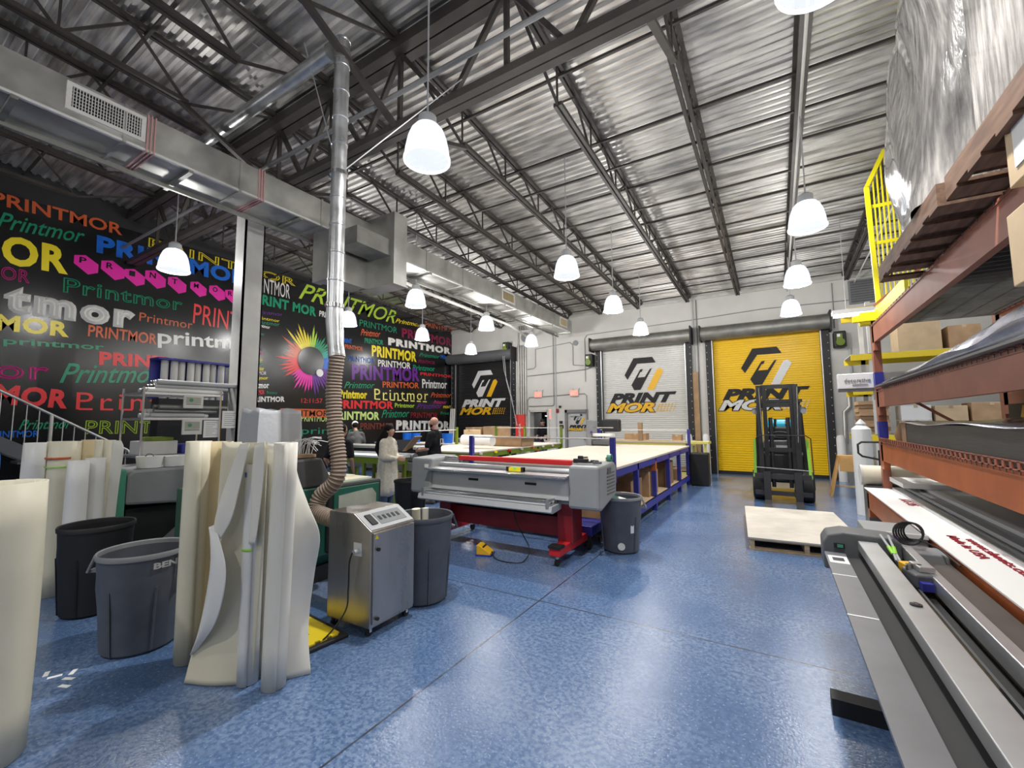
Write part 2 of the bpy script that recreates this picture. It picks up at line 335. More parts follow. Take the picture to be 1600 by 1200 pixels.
# ---------------- mural on the left wall ----------------
MUR = [
('PRINTMOR',1.52,5.76,3.41,5.85,0.24,'or','b'),('Printmor',1.62,5.33,2.83,5.45,0.31,'gr','s'),('OR',1.72,4.70,2.61,4.74,0.51,'ye','B'),
('PRINTMOR',3.01,5.34,6.09,5.43,0.35,'bl','B'),('PRINTMOR',3.88,5.76,7.49,5.79,0.21,'ye','o'),('Printmor',2.56,4.34,4.63,4.40,0.30,'gr','o'),
('OR',1.73,4.38,2.10,4.39,0.24,'pk','o'),('tmor',1.79,3.81,3.74,3.82,0.48,'wh','O'),('Printmor',3.81,3.99,4.86,3.99,0.20,'or','n'),
('MOR',1.73,3.42,2.70,3.44,0.28,'ye','B'),('printmor',1.84,3.16,3.26,3.24,0.13,'gr','b'),('PRINTMOR',2.98,3.50,4.16,3.50,0.24,'or','b'),
('printmor',4.18,3.54,6.42,3.66,0.33,'wh','b'),('PRINT',3.19,2.93,4.35,2.97,0.26,'re','B'),('RE',4.36,2.97,4.63,2.96,0.13,'or','b'),
('or',1.77,2.51,2.47,2.54,0.35,'pk','o'),('Printmo',2.62,2.49,4.09,2.60,0.40,'gr','i'),('MOR',1.78,2.06,2.76,1.99,0.34,'re','B'),
('Printmor',2.89,1.96,5.53,2.01,0.36,'re','m'),('Printmor',2.13,1.56,2.86,1.58,0.19,'gr','s'),('PRINTMOR',3.05,1.46,5.13,1.43,0.27,'li','o'),
('PRINTMOR',1.76,1.42,2.40,1.42,0.12,'bl','b'),('PRINT',4.86,4.14,5.93,4.12,0.51,'re','n'),('PRINTMOR',6.26,5.34,7.32,5.36,0.43,'wh','n'),
('PRINT MOR',6.33,5.01,8.20,5.01,0.27,'gr','B'),('PRINTMOR',8.31,5.04,9.22,5.03,0.18,'wh','b'),('PRINTMOR',7.60,5.45,11.56,5.41,0.51,'li','i'),
('Printmor',6.38,4.71,7.13,4.79,0.10,'pu','n'),('Printmor',6.38,4.56,7.04,4.58,0.09,'ye','n'),('Printmor',6.39,4.42,7.05,4.47,0.11,'gr','n'),
('Printmor',6.39,4.35,6.77,4.34,0.09,'wh','b'),('Printmor',6.37,4.11,6.62,4.11,0.09,'gr','n'),('Printmor',6.39,3.68,6.60,3.69,0.09,'pu','n'),
('Printmor',6.36,3.57,6.60,3.58,0.07,'pk','b'),('Printmor',6.37,3.39,6.61,3.40,0.07,'ye','b'),('Printmor',6.37,3.28,6.60,3.29,0.07,'gr','b'),
('Printmor',6.28,3.11,6.66,3.13,0.11,'ye','b'),('PRINTMOR',6.25,2.99,6.72,3.01,0.10,'wh','n'),('Printmor',6.26,2.84,6.78,2.89,0.09,'ye','b'),
('Printmor',6.22,2.61,6.82,2.65,0.16,'wh','B'),('PRINTMOR',6.34,2.45,6.69,2.46,0.12,'re','b'),('Printmor',6.76,2.47,7.07,2.48,0.09,'gr','n'),
('PRINTMOR',6.35,2.24,7.29,2.28,0.14,'wh','B'),('PRINTMOR',9.87,5.02,11.63,5.05,0.23,'gr','n'),('Printmor',9.93,4.69,10.82,4.77,0.23,'or','s'),
('PRINTMOR',10.11,4.45,10.95,4.50,0.18,'gr','b'),('PRINT',9.19,4.33,9.57,4.34,0.15,'bl','b'),('PRINTMOR',9.30,4.14,10.03,4.15,0.14,'or','b'),
('PRINTMOR',11.19,4.56,14.85,4.68,0.25,'wh','O'),('PRINTMOR',10.43,4.04,12.69,4.09,0.37,'ye','B'),('PRINTMOR',11.87,4.97,14.89,5.04,0.33,'cr','B'),
('PRINTMOR',13.18,5.62,15.02,5.67,0.22,'or','n'),('Printmor',11.52,5.46,12.92,5.54,0.17,'ye','i'),('PRINTMOR',9.44,3.72,10.55,3.77,0.19,'bl','o'),
('PRINTMOR',10.73,3.69,12.37,3.76,0.24,'wh','b'),('Printmor',12.83,4.31,14.12,4.38,0.16,'gr','s'),('PRINT',14.16,4.40,14.72,4.41,0.14,'bl','b'),
('PRINTMOR',12.80,4.05,13.80,4.09,0.13,'cr','b'),('Printmor',12.51,3.73,13.80,3.80,0.21,'gr','b'),('PRINTMOR',9.61,3.14,12.88,3.32,0.49,'pu','B'),
('PRINTMOR',12.92,3.56,14.90,3.61,0.12,'re','b'),('Printmor',9.31,2.80,10.60,2.88,0.22,'gr','s'),('PRINTMOR',10.96,2.93,12.85,3.02,0.22,'or','b'),
('Printmor',13.04,3.05,14.60,3.12,0.36,'wh','b'),('Printmor',9.13,2.47,10.27,2.50,0.27,'ye','B'),('Printmor',10.59,2.48,13.39,2.57,0.39,'yl','m'),
('Printmor',13.54,2.68,14.91,2.74,0.21,'or','i'),('PRINTMOR',9.04,2.13,11.50,2.17,0.26,'re','B'),('Printmor',11.57,2.22,12.61,2.23,0.16,'li','b'),
('Printmor',12.72,2.18,14.27,2.24,0.22,'pu','i'),('Printmor',13.74,2.42,14.57,2.44,0.15,'pk','i'),('PRINT',14.36,2.24,14.87,2.26,0.11,'ye','b'),
('PRINTMOR',8.91,1.76,10.84,1.76,0.26,'lw','B'),('Printmor',10.93,1.82,12.34,1.86,0.30,'gr','i'),('PRINTMOR',12.41,1.82,13.99,1.82,0.23,'dr','n'),
('Print',14.19,1.97,14.74,1.97,0.13,'gr','n'),('PRINTMOR',10.00,1.42,11.55,1.41,0.22,'br','b'),('PRINTMOR',11.65,1.39,14.79,1.34,0.32,'wh','O'),
('PRINTMOR',7.83,1.70,8.75,1.69,0.20,'lw','n'),('printmor',7.84,1.32,10.09,1.28,0.21,'gr','n'),('12:11:57',7.81,2.26,8.52,2.28,0.14,'re','n')

]
mk = ['mural', 'm_or', 'm_gr', 'm_ye', 'm_bl', 'm_pk', 'm_wh', 'm_re', 'm_li', 'm_pu', 'm_cr', 'm_yl', 'm_lw', 'm_dr', 'm_br', 'm_te', 'm_mg']
ki = {k[2:]: i for i, k in enumerate(mk) if k.startswith('m_')}
mural = thing('wall_mural', 'black wall mural covered with colourful repeated shop names around a rainbow eye', 'mural', (XL, 7, 0))
mb = MB().b(XL+.004, XL+.02, -2.5, YB-.02, .0, 6.02)
mb.build('mural_panel', mk, mural, world=True)
mb = MB()
xs = XL+.024
for n_, (t, y0, z0, y1, z1, h, c, s) in enumerate(MUR):
    mb.mi(ki[c]); k = {}
    wd = math.hypot(y1-y0, z1-z0); d = Vector((0, (y1-y0)/wd, (z1-z0)/wd)); u = Vector((0, -d.z, d.y))
    if s == 'b': k = dict(bold=.018)
    if s == 'B': k = dict(bold=.042, spacing=1.08)
    if s in 'si': k = dict(shear=.45, bold=.008)
    if s == 'm': k = dict(spacing=1.25)
    if s == 'o': k = dict(outline=.022, spacing=1.06)
    if s == 'O': k = dict(outline=.07, spacing=1.22)
    put_text(mb, t, h, wd, (xs+.0002*(n_ % 7), y0, z0), d, u, **k)
    if s == 'm':     # typewriter feet
        for q in range(8):
            yy = y0+wd*(q+.45)/8; mb.b(xs, xs+.004, yy-wd*.04, yy+wd*.04, z0-.012, z0+h*.08)
# pink hexagon tiles with dark letters
for ch, (yy, zz), r in (('P', (2.87, 5.0), .2), ('R', (3.3, 5.01), .21), ('I', (3.68, 4.96), .19), ('N', (4.06, 5.02), .21), ('T', (4.49, 5.0), .2), ('M', (4.94, 5.02), .19), ('O', (5.37, 5.03), .2), ('R', (5.73, 5.02), .19)):
    mb.mi(ki['mg']); mb.prism([(yy+r*a, zz+r*b_) for a, b_ in ((-.95, .75), (-.1, 1.0), (.95, .3), (.95, -.6), (.2, -1.0), (-.95, -.1))], xs, xs+.004, 'x')
    mb.mi(0); put_text(mb, ch, r*.6, r*.55, (xs+.006, yy-.55*r, zz+.1*r), (0, 1, 0), (0, 0, 1), bold=.02)
# eye of coloured rays
ec, er = (8.08, 3.57), .44
pal = ['bl', 'te', 'gr', 'gr', 'li', 'ye', 'ye', 'or', 'or', 're', 're', 'mg', 'mg', 'mg', 'pu', 'pu', 'pu', 'bl']
for k in range(54):
    a = 2*pi*k/54; rr = random.uniform(.80, 1.22)*1.0
    mb.mi(ki[pal[int(k/3) % 18]])
    dd = Vector((0, cos(a), sin(a))); pp = Vector((0, -sin(a), cos(a))); c0 = Vector((xs, ec[0], ec[1]))
    p = [c0+dd*er*.9-pp*.03, c0+dd*er*.9+pp*.03, c0+dd*rr*.75+pp*.035, c0+dd*rr*.92+pp*.012, c0+dd*rr*.90, c0+dd*rr, c0+dd*rr*.80-pp*.03]
    mb.add(p+[q+Vector((.004, 0, 0)) for q in p], [tuple(range(7)), tuple(range(13, 6, -1))]+[(i, (i+1) % 7, (i+1) % 7+7, i+7) for i in range(7)])
mb.mi(ki['or']).b(xs, xs+.004, 7.17, 8.8, 1.83, 2.08)
mb.mi(0); put_text(mb, 'PRINTMOR', .18, 1.5, (xs+.006, 7.24, 1.86), (0, 1, 0), (0, 0, 1), bold=.01)
mb.build('lettering', mk, mural, world=True)
mb = MB(); mb.tube([(xs, ec[0], ec[1]), (xs+.02, ec[0], ec[1])], er, 40); mb.build('eye_pupil', 'mural', mural, world=True)
mb = MB(); mb.tube([(xs+.02, 8.37, 3.22), (xs+.045, 8.37, 3.22)], .12, 24); o = mb.build('eye_highlight', 'm_wh', None, loc=(xs+.02, 8.37, 3.22)); tag(o, 'small round white badge low on the dark pupil of the rainbow eye', 'highlight')  # white disc set on the pupil as its highlight

# ---------------- roll-up doors ----------------
def logo(mb, cx, yf, zo, ia, ib, s=1.0):
    A = [(-.63, 3.25), (-.3, 3.83), (.34, 3.83), (.45, 3.63), (-.18, 3.63), (-.53, 3.09)]
    B1 = [(-.4, 2.89), (-.18, 3.14), (.07, 3.15), (.25, 3.42), (.32, 3.44), (-.09, 2.72), (-.3, 2.71)]
    B2 = [(-.18, 3.14), (-.3, 2.98), (-.4, 2.89), (-.08, 3.42), (.01, 3.43), (-.03, 3.34), (-.08, 3.33)]
    C = [(.13, 2.71), (.48, 3.39), (.59, 3.43), (.69, 3.32), (.36, 2.7)]
    T = lambda P: [(cx+x*s, zo+(z-zo)*s) for x, z in P]
    mb.mi(ia)
    for P in (A[:1]+A[1:2]+A[4:5]+A[5:], A[1:5], B1, [(-.4, 2.89), (-.08, 3.42), (.01, 3.43), (-.03, 3.34), (-.08, 3.33), (-.18, 3.14)]): mb.prism(T(P), yf-.012, yf, 'y')
    mb.mi(ib).prism(T(C), yf-.012, yf, 'y')
    mb.mi(ia); put_text(mb, 'PRINT', .31*s, 2.28*s, (cx-1.19*s, yf-.008, zo+(2.29-zo)*s), (1, 0, 0), (0, 0, 1), shear=.32, bold=.062, spacing=1.04)
    mb.mi(2); put_text(mb, 'MOR', .30*s, 1.74*s, (cx-1.34*s, yf-.0125, zo+(1.965-zo)*s), (1, 0, 0), (0, 0, 1), shear=.32, bold=.085)
    mb.mi(ib); put_text(mb, 'MOR', .29*s, 1.68*s, (cx-1.31*s, yf-.016, zo+(1.97-zo)*s), (1, 0, 0), (0, 0, 1), shear=.32, bold=.045)
    for r in range(4):
        for q in range(6): 
            x = cx+(.44+q*.105+r*.025)*s; z = zo+(1.99+r*.07-zo)*s; w_ = .03*s*(1-q*.1)
            mb.prism([(x-w_, z-.02*s), (x+w_, z-.02*s), (x+w_+.01, z+.02*s), (x-w_+.01, z+.02*s)], yf-.012, yf, 'y')
def rollup(n, x0, x1, cur, ia, ib, hood):
    cx = (x0+x1)/2
    mb = MB(); rows = []
    z = 0; yf = YB+.08
    while z < 4.24:
        for dzz, dy in ((0, 0), (.012, -.014), (.05, -.014), (.062, 0)): rows.append((yf+dy, z+dzz))
        z += .07
    mb.grid([[(x, yy, zz) for yy, zz in rows] for x in (x0, x1)])
    root = struct(mb.build('door_%d' % n, cur, loc=(cx, YB, 0), smooth=False))
    m2 = MB(); logo(m2, cx, yf-.0145, 1.9, 0, 1); m2.build('door_logo', [ia, ib, 'logo_black'], root, world=True)
    m2 = MB().b(x0+.02, x1-.02, yf-.04, yf+.02, 0, .1); m2.build('bottom_bar', 'near_black', root, world=True)
    for sx, xx in ((-1, x0), (1, x1)):
        g = MB().b(xx-.09, xx+.09, YB-.10, YB+.06, 0, 4.3)
        g.b(xx-.10*sx-.02, xx-.10*sx+.02, YB-.05, YB+.05, 0, 4.25)
        o = g.build('guide_rail', 'near_black' if cur != 'black_door' else 'near_black', root, world=True)
        g = MB()
        for k in range(17): g.cyl((xx+.05*sx, YB-.118, .5+k*.22), .014, .02, 8, 'y')
        g.build('rail_bolts', 'light_grey', o, world=True)
        g = MB().b(xx-.105*sx-.012, xx-.105*sx+.012, YB-.11, YB-.05, 0, 4.2); g.build('rail_lip', 'alu', o, world=True)
    m3 = MB().tube([(x0-.18, YB-.24, 4.38), (x1+.10, YB-.24, 4.38)], .215, 28)
    o = m3.build('drum_hood', hood, root, smooth=True, world=True)
    MB().b(x0-.22, x0-.18, YB-.46, YB, 4.14, 4.62).b(x1+.1, x1+.14, YB-.46, YB, 4.10, 4.66).build('hood_bracket', 'near_black', o, world=True)
    return root
rollup(1, -12.05, -8.99, 'black_door', 'logo_white', 'logo_yellow', 'dark_grey')
rollup(2, -5.37, -2.31, 'white_door', 'logo_black', 'logo_yellow', 'galv_dark')
rollup(3, -1.71, 1.31, 'yellow_door', 'logo_black', 'logo_white', 'galv_dark')
def operator(x, z, lab):
    t = thing('door_opener', lab, 'door opener', (x, YB-.2, z))
    MB().b(-.14, .14, -.12, .2, -.22, .22).build('housing', 'near_black', t, bevel=.03)
    MB().cyl((0, -.17, -.09), .10, .06, 20, 'y').b(-.08, .05, -.16, -.12, -.12, .14).build('gear_cover', 'logo_yellow' if 0 else 'lime', t, smooth=True)
    MB().b(-.07, .0, -.17, -.155, .05, .13).build('rating_label', 'paper', t)
operator(-9.2, 4.65, 'black and yellow door motor above the black roll-up door')
operator(-5.66, 3.85, 'black and yellow door motor left of the white roll-up door')
operator(1.62, 3.85, 'black and yellow door motor right of the yellow roll-up door')
o = MB().tube([(-9.27, YB-.42, 4.45), (-9.2, YB-.42, 3.7), (-8.9, YB-.34, 2.6), (-8.75, YB-.22, 1.5)], .012, 6).tube([(-9.2, YB-.42, 4.45), (-9.1, YB-.42, 3.3), (-8.88, YB-.34, 2.4), (-8.72, YB-.22, 1.5)], .012, 6).build('pull_chain', 'light_grey', loc=(-9.2, YB-.2, 4.5)); tag(o, 'long hoist chain hanging from the motor over the black door', 'chain')

# passage doors
x0, x1 = -8.27, -7.48
mb = MB().b(x0-.07, x0+.02, YB-.04, YB+.3, 0, 2.1).b(x1-.02, x1+.07, YB-.04, YB+.3, 0, 2.1).b(x0, x1, YB-.04, YB+.3, 2.02, 2.1)
d4 = struct(mb.build('door_4', 'column_paint', loc=(-7.87, YB, 0)))
o = MB().b(x0-.05, x0-.0, YB+.28, YB+1.0, .02, 2.0).build('door_leaf', 'frame_grey', d4, world=True)
o = MB().b(-8.1, -7.6, YB+1.0, YB+1.2, 1.86, 1.89).build('lit_ceiling_strip', 'bright', loc=(-7.85, YB+1.1, 1.86)); tag(o, 'thin lit strip seen deep inside the dark open doorway', 'light')
x0, x1 = -6.75, -5.88
mb = MB().b(x0-.0, x0+.09, YB-.05, YB+.2, 0, 2.08).b(x1-.02, x1+.04, YB-.05, YB+.2, 0, 2.08).b(x0, x1, YB-.05, YB+.2, 1.97, 2.08)
d5 = struct(mb.build('door_5', 'frame_grey', loc=(-6.3, YB, 0)))
MB().b(x0+.08, x1-.02, YB+.04, YB+.10, 0, 1.98).build('door_leaf', 'door_grey', d5, world=True)
m2 = MB(); logo(m2, -6.22, YB+.035, 1.0, 0, 1, .33); 
for i, v in enumerate(m2.v): m2.v[i] = Vector((v.x, v.y, v.z-.02))
m2.build('door_logo', ['logo_black', 'logo_yellow', 'logo_black'], d5, world=True)
MB().b(-6.55, -6.15, YB-.02, YB+.04, 1.84, 1.92).build('door_closer', 'light_grey', d5, world=True)
MB().cyl((-6.0, YB-.02, 1.0), .025, .08, 12, 'y').build('door_handle', 'chrome', d5, world=True)
# exit signs
for x, lab in ((-7.86, 'small red exit sign above the open dark doorway'), (-6.35, 'small red exit sign above the closed grey door')):
    t = thing('exit_sign', lab, 'exit sign', (x, YB-.02, 2.70))
    MB().b(-.17, .17, -.06, 0, -.12, .12).build('sign_housing', 'offwhite', t, bevel=.008)
    MB().b(-.15, .15, -.066, -.06, -.10, .09).build('sign_face', 'exit_red', t)
    m = MB(); put_text(m, 'EXIT', .11, .22, (-.11, -.07, -.055), (1, 0, 0), (0, 0, 1), bold=.02); m.build('sign_letters', 'm_wh', t)
    for q in (-.13, .13): MB().b(q-.07, q+.07, -.05, 0, .12, .17).build('emergency_light', 'column_paint', t)
# red cabinet
t = thing('red_panel', 'tall red panel on the wall between the black roll-up door and doorway', 'panel', (-8.66, YB-.03, 0))
MB().b(-.21, .21, -.1, 0, .55, 1.93).build('panel_box', 'red_panel', t, bevel=.01)
m = MB(); put_text(m, 'PRINTMOR', .09, .62, (.04, -.104, .95), (0, 0, 1), (-1, 0, 0), bold=.02); m.build('panel_lettering', 'm_wh', t)
# signs and small boxes on the wall
t = thing('wall_sign', 'narrow red and white notice beside the open doorway', 'sign', (-7.38, YB-.012, 1.92))
MB().b(-.06, .06, -.01, .0, -.2, .2).build('sign_plate', 'paper', t)
MB().b(-.05, .05, -.013, -.01, .05, .17).b(-.05, .05, -.013, -.01, -.16, -.03).build('sign_print', 'exit_red', t)
o = MB().b(-.05, .05, -.05, 0, -.07, .07).build('fire_alarm_pull', 'dark_red', None); o.location = (-7.06, YB, 2.05); tag(o, 'small dark red alarm box between the two passage doors', 'alarm box')
for x, z, s, lab in ((-6.92, 1.62, .06, 'upper small black switch box left of the closed grey door'), (-6.90, 1.45, .08, 'lower black keypad box left of the closed grey door'), (-6.95, 2.2, .05, 'small black sensor box above the switch boxes on the white wall')):
    o = MB().b(-s, s, -.04, 0, -s*.8, s*.8).build('switch_box', 'near_black', None, bevel=.005); o.location = (x, YB, z); tag(o, lab, 'switch box')
o = MB().cyl((0, 0, 0), .10, -.03, 24, 'y').build('wall_disc', 'grey', None, smooth=True); o.location = (-6.27, YB, 4.58); tag(o, 'round grey disc high on the wall beneath the duct end', 'wall disc')
t = thing('jacket', 'black jacket hanging beside the closed grey door', 'jacket', (-5.62, YB-.1, 0))
MB().lathe([(.02, 1.52), (.10, 1.48), (.14, 1.3), (.15, .9), (.16, .6), (.14, .58)], n=16, sy=.45).build('jacket_body', 'tee', t, smooth=True)
MB().cyl((0, 0, 1.5), .015, .1, 8, 'y').build('hook', 'chrome', t)
# conduits
def conduit(lab, pts, r=.018, m='light_grey', name='wall_conduit'):
    o = MB().tube(pts, r, 8).build(name, m, loc=pts[0], smooth=True); return tag(o, lab, 'conduit')
yc = YB-.03
conduit('grey conduit dropping down the wall between the passage doors', [(-7.11, yc, 5.6), (-7.11, yc, .3)], .022)
conduit('thin dark conduit running beside the one between the passage doors', [(-7.2, yc, 5.6), (-7.2, yc, 2.3), (-7.25, yc, 2.25), (-8.3, yc, 2.25)], .014, 'grey')
conduit('conduit loop running between both exit signs', [(-8.35, yc, 1.2), (-8.35, yc, 2.5), (-8.27, yc, 2.6), (-7.9, yc, 2.6), (-6.4, yc, 2.66), (-5.95, yc, 2.66), (-5.87, yc, 2.58), (-5.87, yc, 1.3)], .013, 'grey')
conduit('grey horizontal conduit line crossing the white wall above the exit signs', [(-8.35, yc, 3.45), (-7.0, yc, 3.5), (-5.9, yc, 3.55), (-5.7, yc, 3.6)], .013, 'grey')
conduit('square loop of thin conduit above the exit signs', [(-8.35, yc, 3.72), (-8.05, yc, 3.74), (-7.98, yc, 3.82), (-7.98, yc, 4.5), (-6.5, yc, 4.62), (-6.38, yc, 4.52), (-6.38, yc, 3.75), (-5.95, yc, 3.70)], .012, 'grey')
conduit('thin conduit arching over the hood of the white roll-up door', [(-5.9, yc, 3.1), (-5.9, yc, 4.70), (-5.8, yc, 4.83), (-2.2, yc, 4.92), (-.2, yc, 5.0), (2.0, yc, 4.95)], .012, 'grey')
conduit('pair of grey conduits between the white and yellow roll-up doors, left one', [(-2.14, yc, 5.6), (-2.14, yc, .2)], .022)
conduit('dark conduit between the white and yellow roll-up doors, right one', [(-2.03, yc, 5.6), (-2.03, yc, .3)], .016, 'frame_grey')
conduit('grey conduit with an offset at the right of the yellow door', [(1.75, yc, 2.6), (1.75, yc, 2.0), (1.62, yc-.05, 1.85), (1.6, yc-.05, 1.0)], .05, 'galv')
conduit('straight conduit running up beside the yellow door motor', [(1.85, yc, 3.6), (1.85, yc, .3)], .03, 'light_grey')
conduit('thin cable pipe rising to the roof right of the yellow door hood', [(1.55, yc, 5.5), (1.55, yc, 4.2)], .012, 'grey')
for k in range(4): conduit(['leftmost','second','third','rightmost'][k]+' of four galvanised pipes beside the black roll-up door', [(-8.72+k*.10, yc-.03, 5.5), (-8.72+k*.10, yc-.03, 1.93)], .035, 'galv', 'galvanised_pipe')
for x, lab in ((-2.36, 'white round bollard at the right foot of the white roll-up door'), (1.47, 'white round bollard at the right foot of the yellow roll-up door'), (-1.86, 'white round bollard at the left foot of the yellow roll-up door'), (-5.6, 'white round bollard at the left foot of the white roll-up door')):
    o = MB().lathe([(.1, 0), (.1, 1.15), (.07, 1.22), (.001, 1.24)], n=20).build('bollard', 'white', None, smooth=True); o.location = (x, YB-.35, 0); tag(o, lab, 'bollard')
o = MB().b(-.12, .12, -.05, 0, 0, 3.2).build('wooden_post', 'kraft', None); o.location = (-2.17, YB-.02, .0); tag(o, 'tall light brown cardboard corner post leaning on the wall between doors', 'cardboard')
t = thing('wall_vent', 'grey square exhaust louvre high on the wall right of the yellow door', 'vent', (2.25, YB, 5.15))
MB().b(-.34, .34, -.08, 0, -.33, .33).build('vent_frame', 'grey', t)
m = MB()
for k in range(9): m.bar((-.3, -.09, -.27+k*.067), (.3, -.09, -.27+k*.067), .02, .045)
m.build('vent_slats', 'dark_grey', t)
t = thing('wall_fan', 'small exhaust fan unit where the white pipe meets the back wall', 'fan', (-8.35, YB-.02, 5.0))
MB().b(-.28, .28, -.14, 0, -.3, .3).build('fan_frame', 'offwhite', t, bevel=.01)
MB().cyl((0, -.15, 0), .2, .03, 24, 'y').build('fan_grille', 'grey', t, smooth=True)
struct(MB().b(XR-.05, XR, YF, YB, 0, .12).build('baseboard_right', 'frame_grey'))

# ---------------- roof steel ----------------
def joist(x, y0, y1, lab):
    t = thing('roof_joist', lab, 'roof joist', (x, y0, 0))
    L = lambda y, f, o=0: (x, y, f(y)+o)
    yb0, yb1 = (y0+1.2, y1-.35) if y0 > 3 else (y0+.3, y1-1.2)
    m = MB()
    for s in (-.035, .035): m.bar((x+s, y0, dz(y0)-.05), (x+s, y1, dz(y1)-.05), .045, .055)
    if y0 > 3: m.b(x-.06, x+.06, y1-.15, y1+.02, dz(y1)-.16, dz(y1)-.03)
    m.build('top_chord', 'steel', t, world=True)
    m = MB()
    for s in (-.035, .035): m.bar((x+s, yb0, bz(yb0)), (x+s, yb1, bz(yb1)), .045, .055)
    m.build('bottom_chord', 'steel', t, world=True)
    m = MB(); n = max(2, round((yb1-yb0)/1.25)); st = (yb1-yb0)/n
    for k in range(n):
        a, b_ = yb0+k*st, yb0+(k+1)*st; c = (a+b_)/2
        m.bar((x, a, bz(a)), (x, c, dz(c)-.06), .028); m.bar((x, c, dz(c)-.06), (x, b_, bz(b_)), .028)
        m.bar((x, a, bz(a)), (x, a, dz(a)-.06), .022)
    m.bar((x, yb0, bz(yb0)), (x, y0, dz(y0)-.08), .03); m.bar((x, yb1, bz(yb1)), (x, y1-.02, dz(y1)-.08), .03)
    m.build('web', 'steel', t, world=True)
JX = [1.85, .48, -.79, -2.23, -3.8, -5.15, -6.45, -7.9, -9.4, -10.9, 3.3, 4.8]
GY = 3.6
on = ['third', 'x', 'x']
posn = ['just right of the row of lamps over the pallet', 'above the row of lamps over the forklift', 'ending over the yellow roll-up door', 'ending between the white and yellow doors', 'ending over the white roll-up door', 'ending left of the white roll-up door', 'running directly above the square duct', 'just left of the square duct', 'running over the black roll-up door', 'nearest the colourful mural wall', 'above the tall orange rack', 'nearest the right wall']
for x, ps in zip(JX, posn):
    joist(x, GY+.05, YB+.02, 'steel roof joist '+ps)
    joist(x, YF+.1, GY-.05, 'near half joist '+ps)
t = thing('joist_girder', 'deep steel truss girder spanning the room across the joists', 'girder', (0, GY, 0))
gt, gb = dz(GY)-.10, 5.26
m = MB()
for s in (-.07, .07): m.bar((XL+.01, GY+s, gt-.06), (XR-.01, GY+s, gt-.06), .12, .15)
m.build('top_chord', 'steel', t, world=True)
m = MB()
for s in (-.055, .055): m.bar((XL+.1, GY+s, gb), (XR-.01, GY+s, gb), .09, .09)
m.build('bottom_chord', 'steel', t, world=True)
m = MB(); gx = sorted(JX)
for i, x in enumerate(gx):
    m.bar((x, GY, gb), (x, GY, gt-.1), .05)
    if i < len(gx)-1:
        c = (x+gx[i+1])/2; m.bar((x, GY, gt-.1), (c, GY, gb), .055); m.bar((c, GY, gb), (gx[i+1], GY, gt-.1), .055)
m.build('web', 'steel', t, world=True)
m = MB()
for x in (-.79, -3.8, -6.45, 3.3):
    for s in (-1, 1): MB().bar((x, GY+.05*s, gb), (x, GY+1.35*s, bz(GY+1.3*s)), .07, .05).build('knee_brace', 'steel', t, world=True)
o = MB().tube([(XL+.2, GY-.22, gb+.25), (XR, GY-.22, gb+.25)], .028, 8).build('girder_conduit', 'frame_grey', loc=(0, GY-.22, gb+.25)); tag(o, 'long grey pipe running alongside the deep girder', 'pipe')
yy = [-4.6, -3.0, -1.4, .3, 1.9, 5.0, 6.5, 8.0, 9.5, 11.0, 12.5, 13.9]
nm = ['behind the camera, farthest', 'behind the camera, fourth', 'behind the camera, third', 'nearly above the camera', 'just before the girder', 'first beyond the girder', 'second beyond the girder', 'third beyond the girder', 'fourth beyond the girder', 'fifth beyond the girder', 'sixth beyond the girder', 'nearest the back wall']
for y, n_ in zip(yy, nm):
    if y < -2: continue
    zt = dz(y)-.09 if y > 5 else dz(y)-.09
    m = MB().bar((XL, y, zt), (XR, y, zt), .035); 
    if y > 5: m.bar((XL, y+.12, bz(y)+.03), (XR, y+.12, bz(y)+.03), .03)
    o = m.build('bridging_rod', 'steel', loc=(0, y, zt)); tag(o, 'thin dark bridging rods tying the joists, '+n_, 'bridging')
o = MB().bar((XL, YB-.04, 5.62), (XR, YB-.04, 5.62), .06, .10).build('ledger_angle', 'offwhite', loc=(0, YB-.04, 5.62)); tag(o, 'pale steel ledger along the top of the back wall', 'ledger')

# column
t = thing('steel_column', 'tall off-white steel column rising behind the cream rolls to the girder', 'column', (-7.18, GY, 0))
MB().b(-.15, .15, -.15, -.13, 0, 5.2).b(-.15, .15, .13, .15, 0, 5.2).b(-.012, .012, -.13, .13, 0, 5.2).b(.11, .15, -.15, .15, 0, 5.2).build('shaft', 'column_paint', t)
MB().b(-.2, .2, -.2, .2, 0, .02).b(-.17, .17, -.17, .17, 5.18, 5.21).build('base_plate', 'column_paint', t)
MB().tube([(-.24, -.05, 0), (-.24, -.05, 5.6)], .05, 12).build('conduit', 'galv', t, smooth=True)

# ---------------- ducts ----------------
t = thing('air_duct', 'large rectangular galvanised air duct running toward the back wall', 'air duct', (-6.35, 4, 4.8))
DX0, DX1, DZ0, DZ1 = -6.72, -6.02, 4.78, 5.20
MB().b(DX0, DX1, YF+.1, 14.0, DZ0, DZ1).build('duct_body', 'galv', t, world=True)
m = MB()
y = YF+.8
while y < 14: m.b(DX0-.012, DX1+.012, y, y+.03, DZ0-.012, DZ1+.012); y += 1.22
m.build('seams', 'galv', t, world=True)
m = MB().b(DX1-.03, DX1+.006, YF+.1, 14.0, DZ0-.006, DZ0+.02); m.build('edge_trim', 'offwhite', t, world=True)
for y in (1.86, 3.12, 4.3, -.3):
    m = MB()
    for k in range(3): m.b(DX0-.014, DX1+.014, y+k*.035-.035, y+k*.035-.022, DZ0-.014, DZ1+.014)
    m.build('red_sealant', 'pink', t, world=True)
m = MB().b(DX0+.08, DX0+.1, .7, 14, DZ0-.03, DZ0).b(-6.58, -6.54, YF, 14, DZ0-.10, DZ0-.06)
for k in range(14): m.b(DX0-.02, DX1+.02, -5+k*1.45, -4.95+k*1.45, DZ0-.05, DZ0-.012)
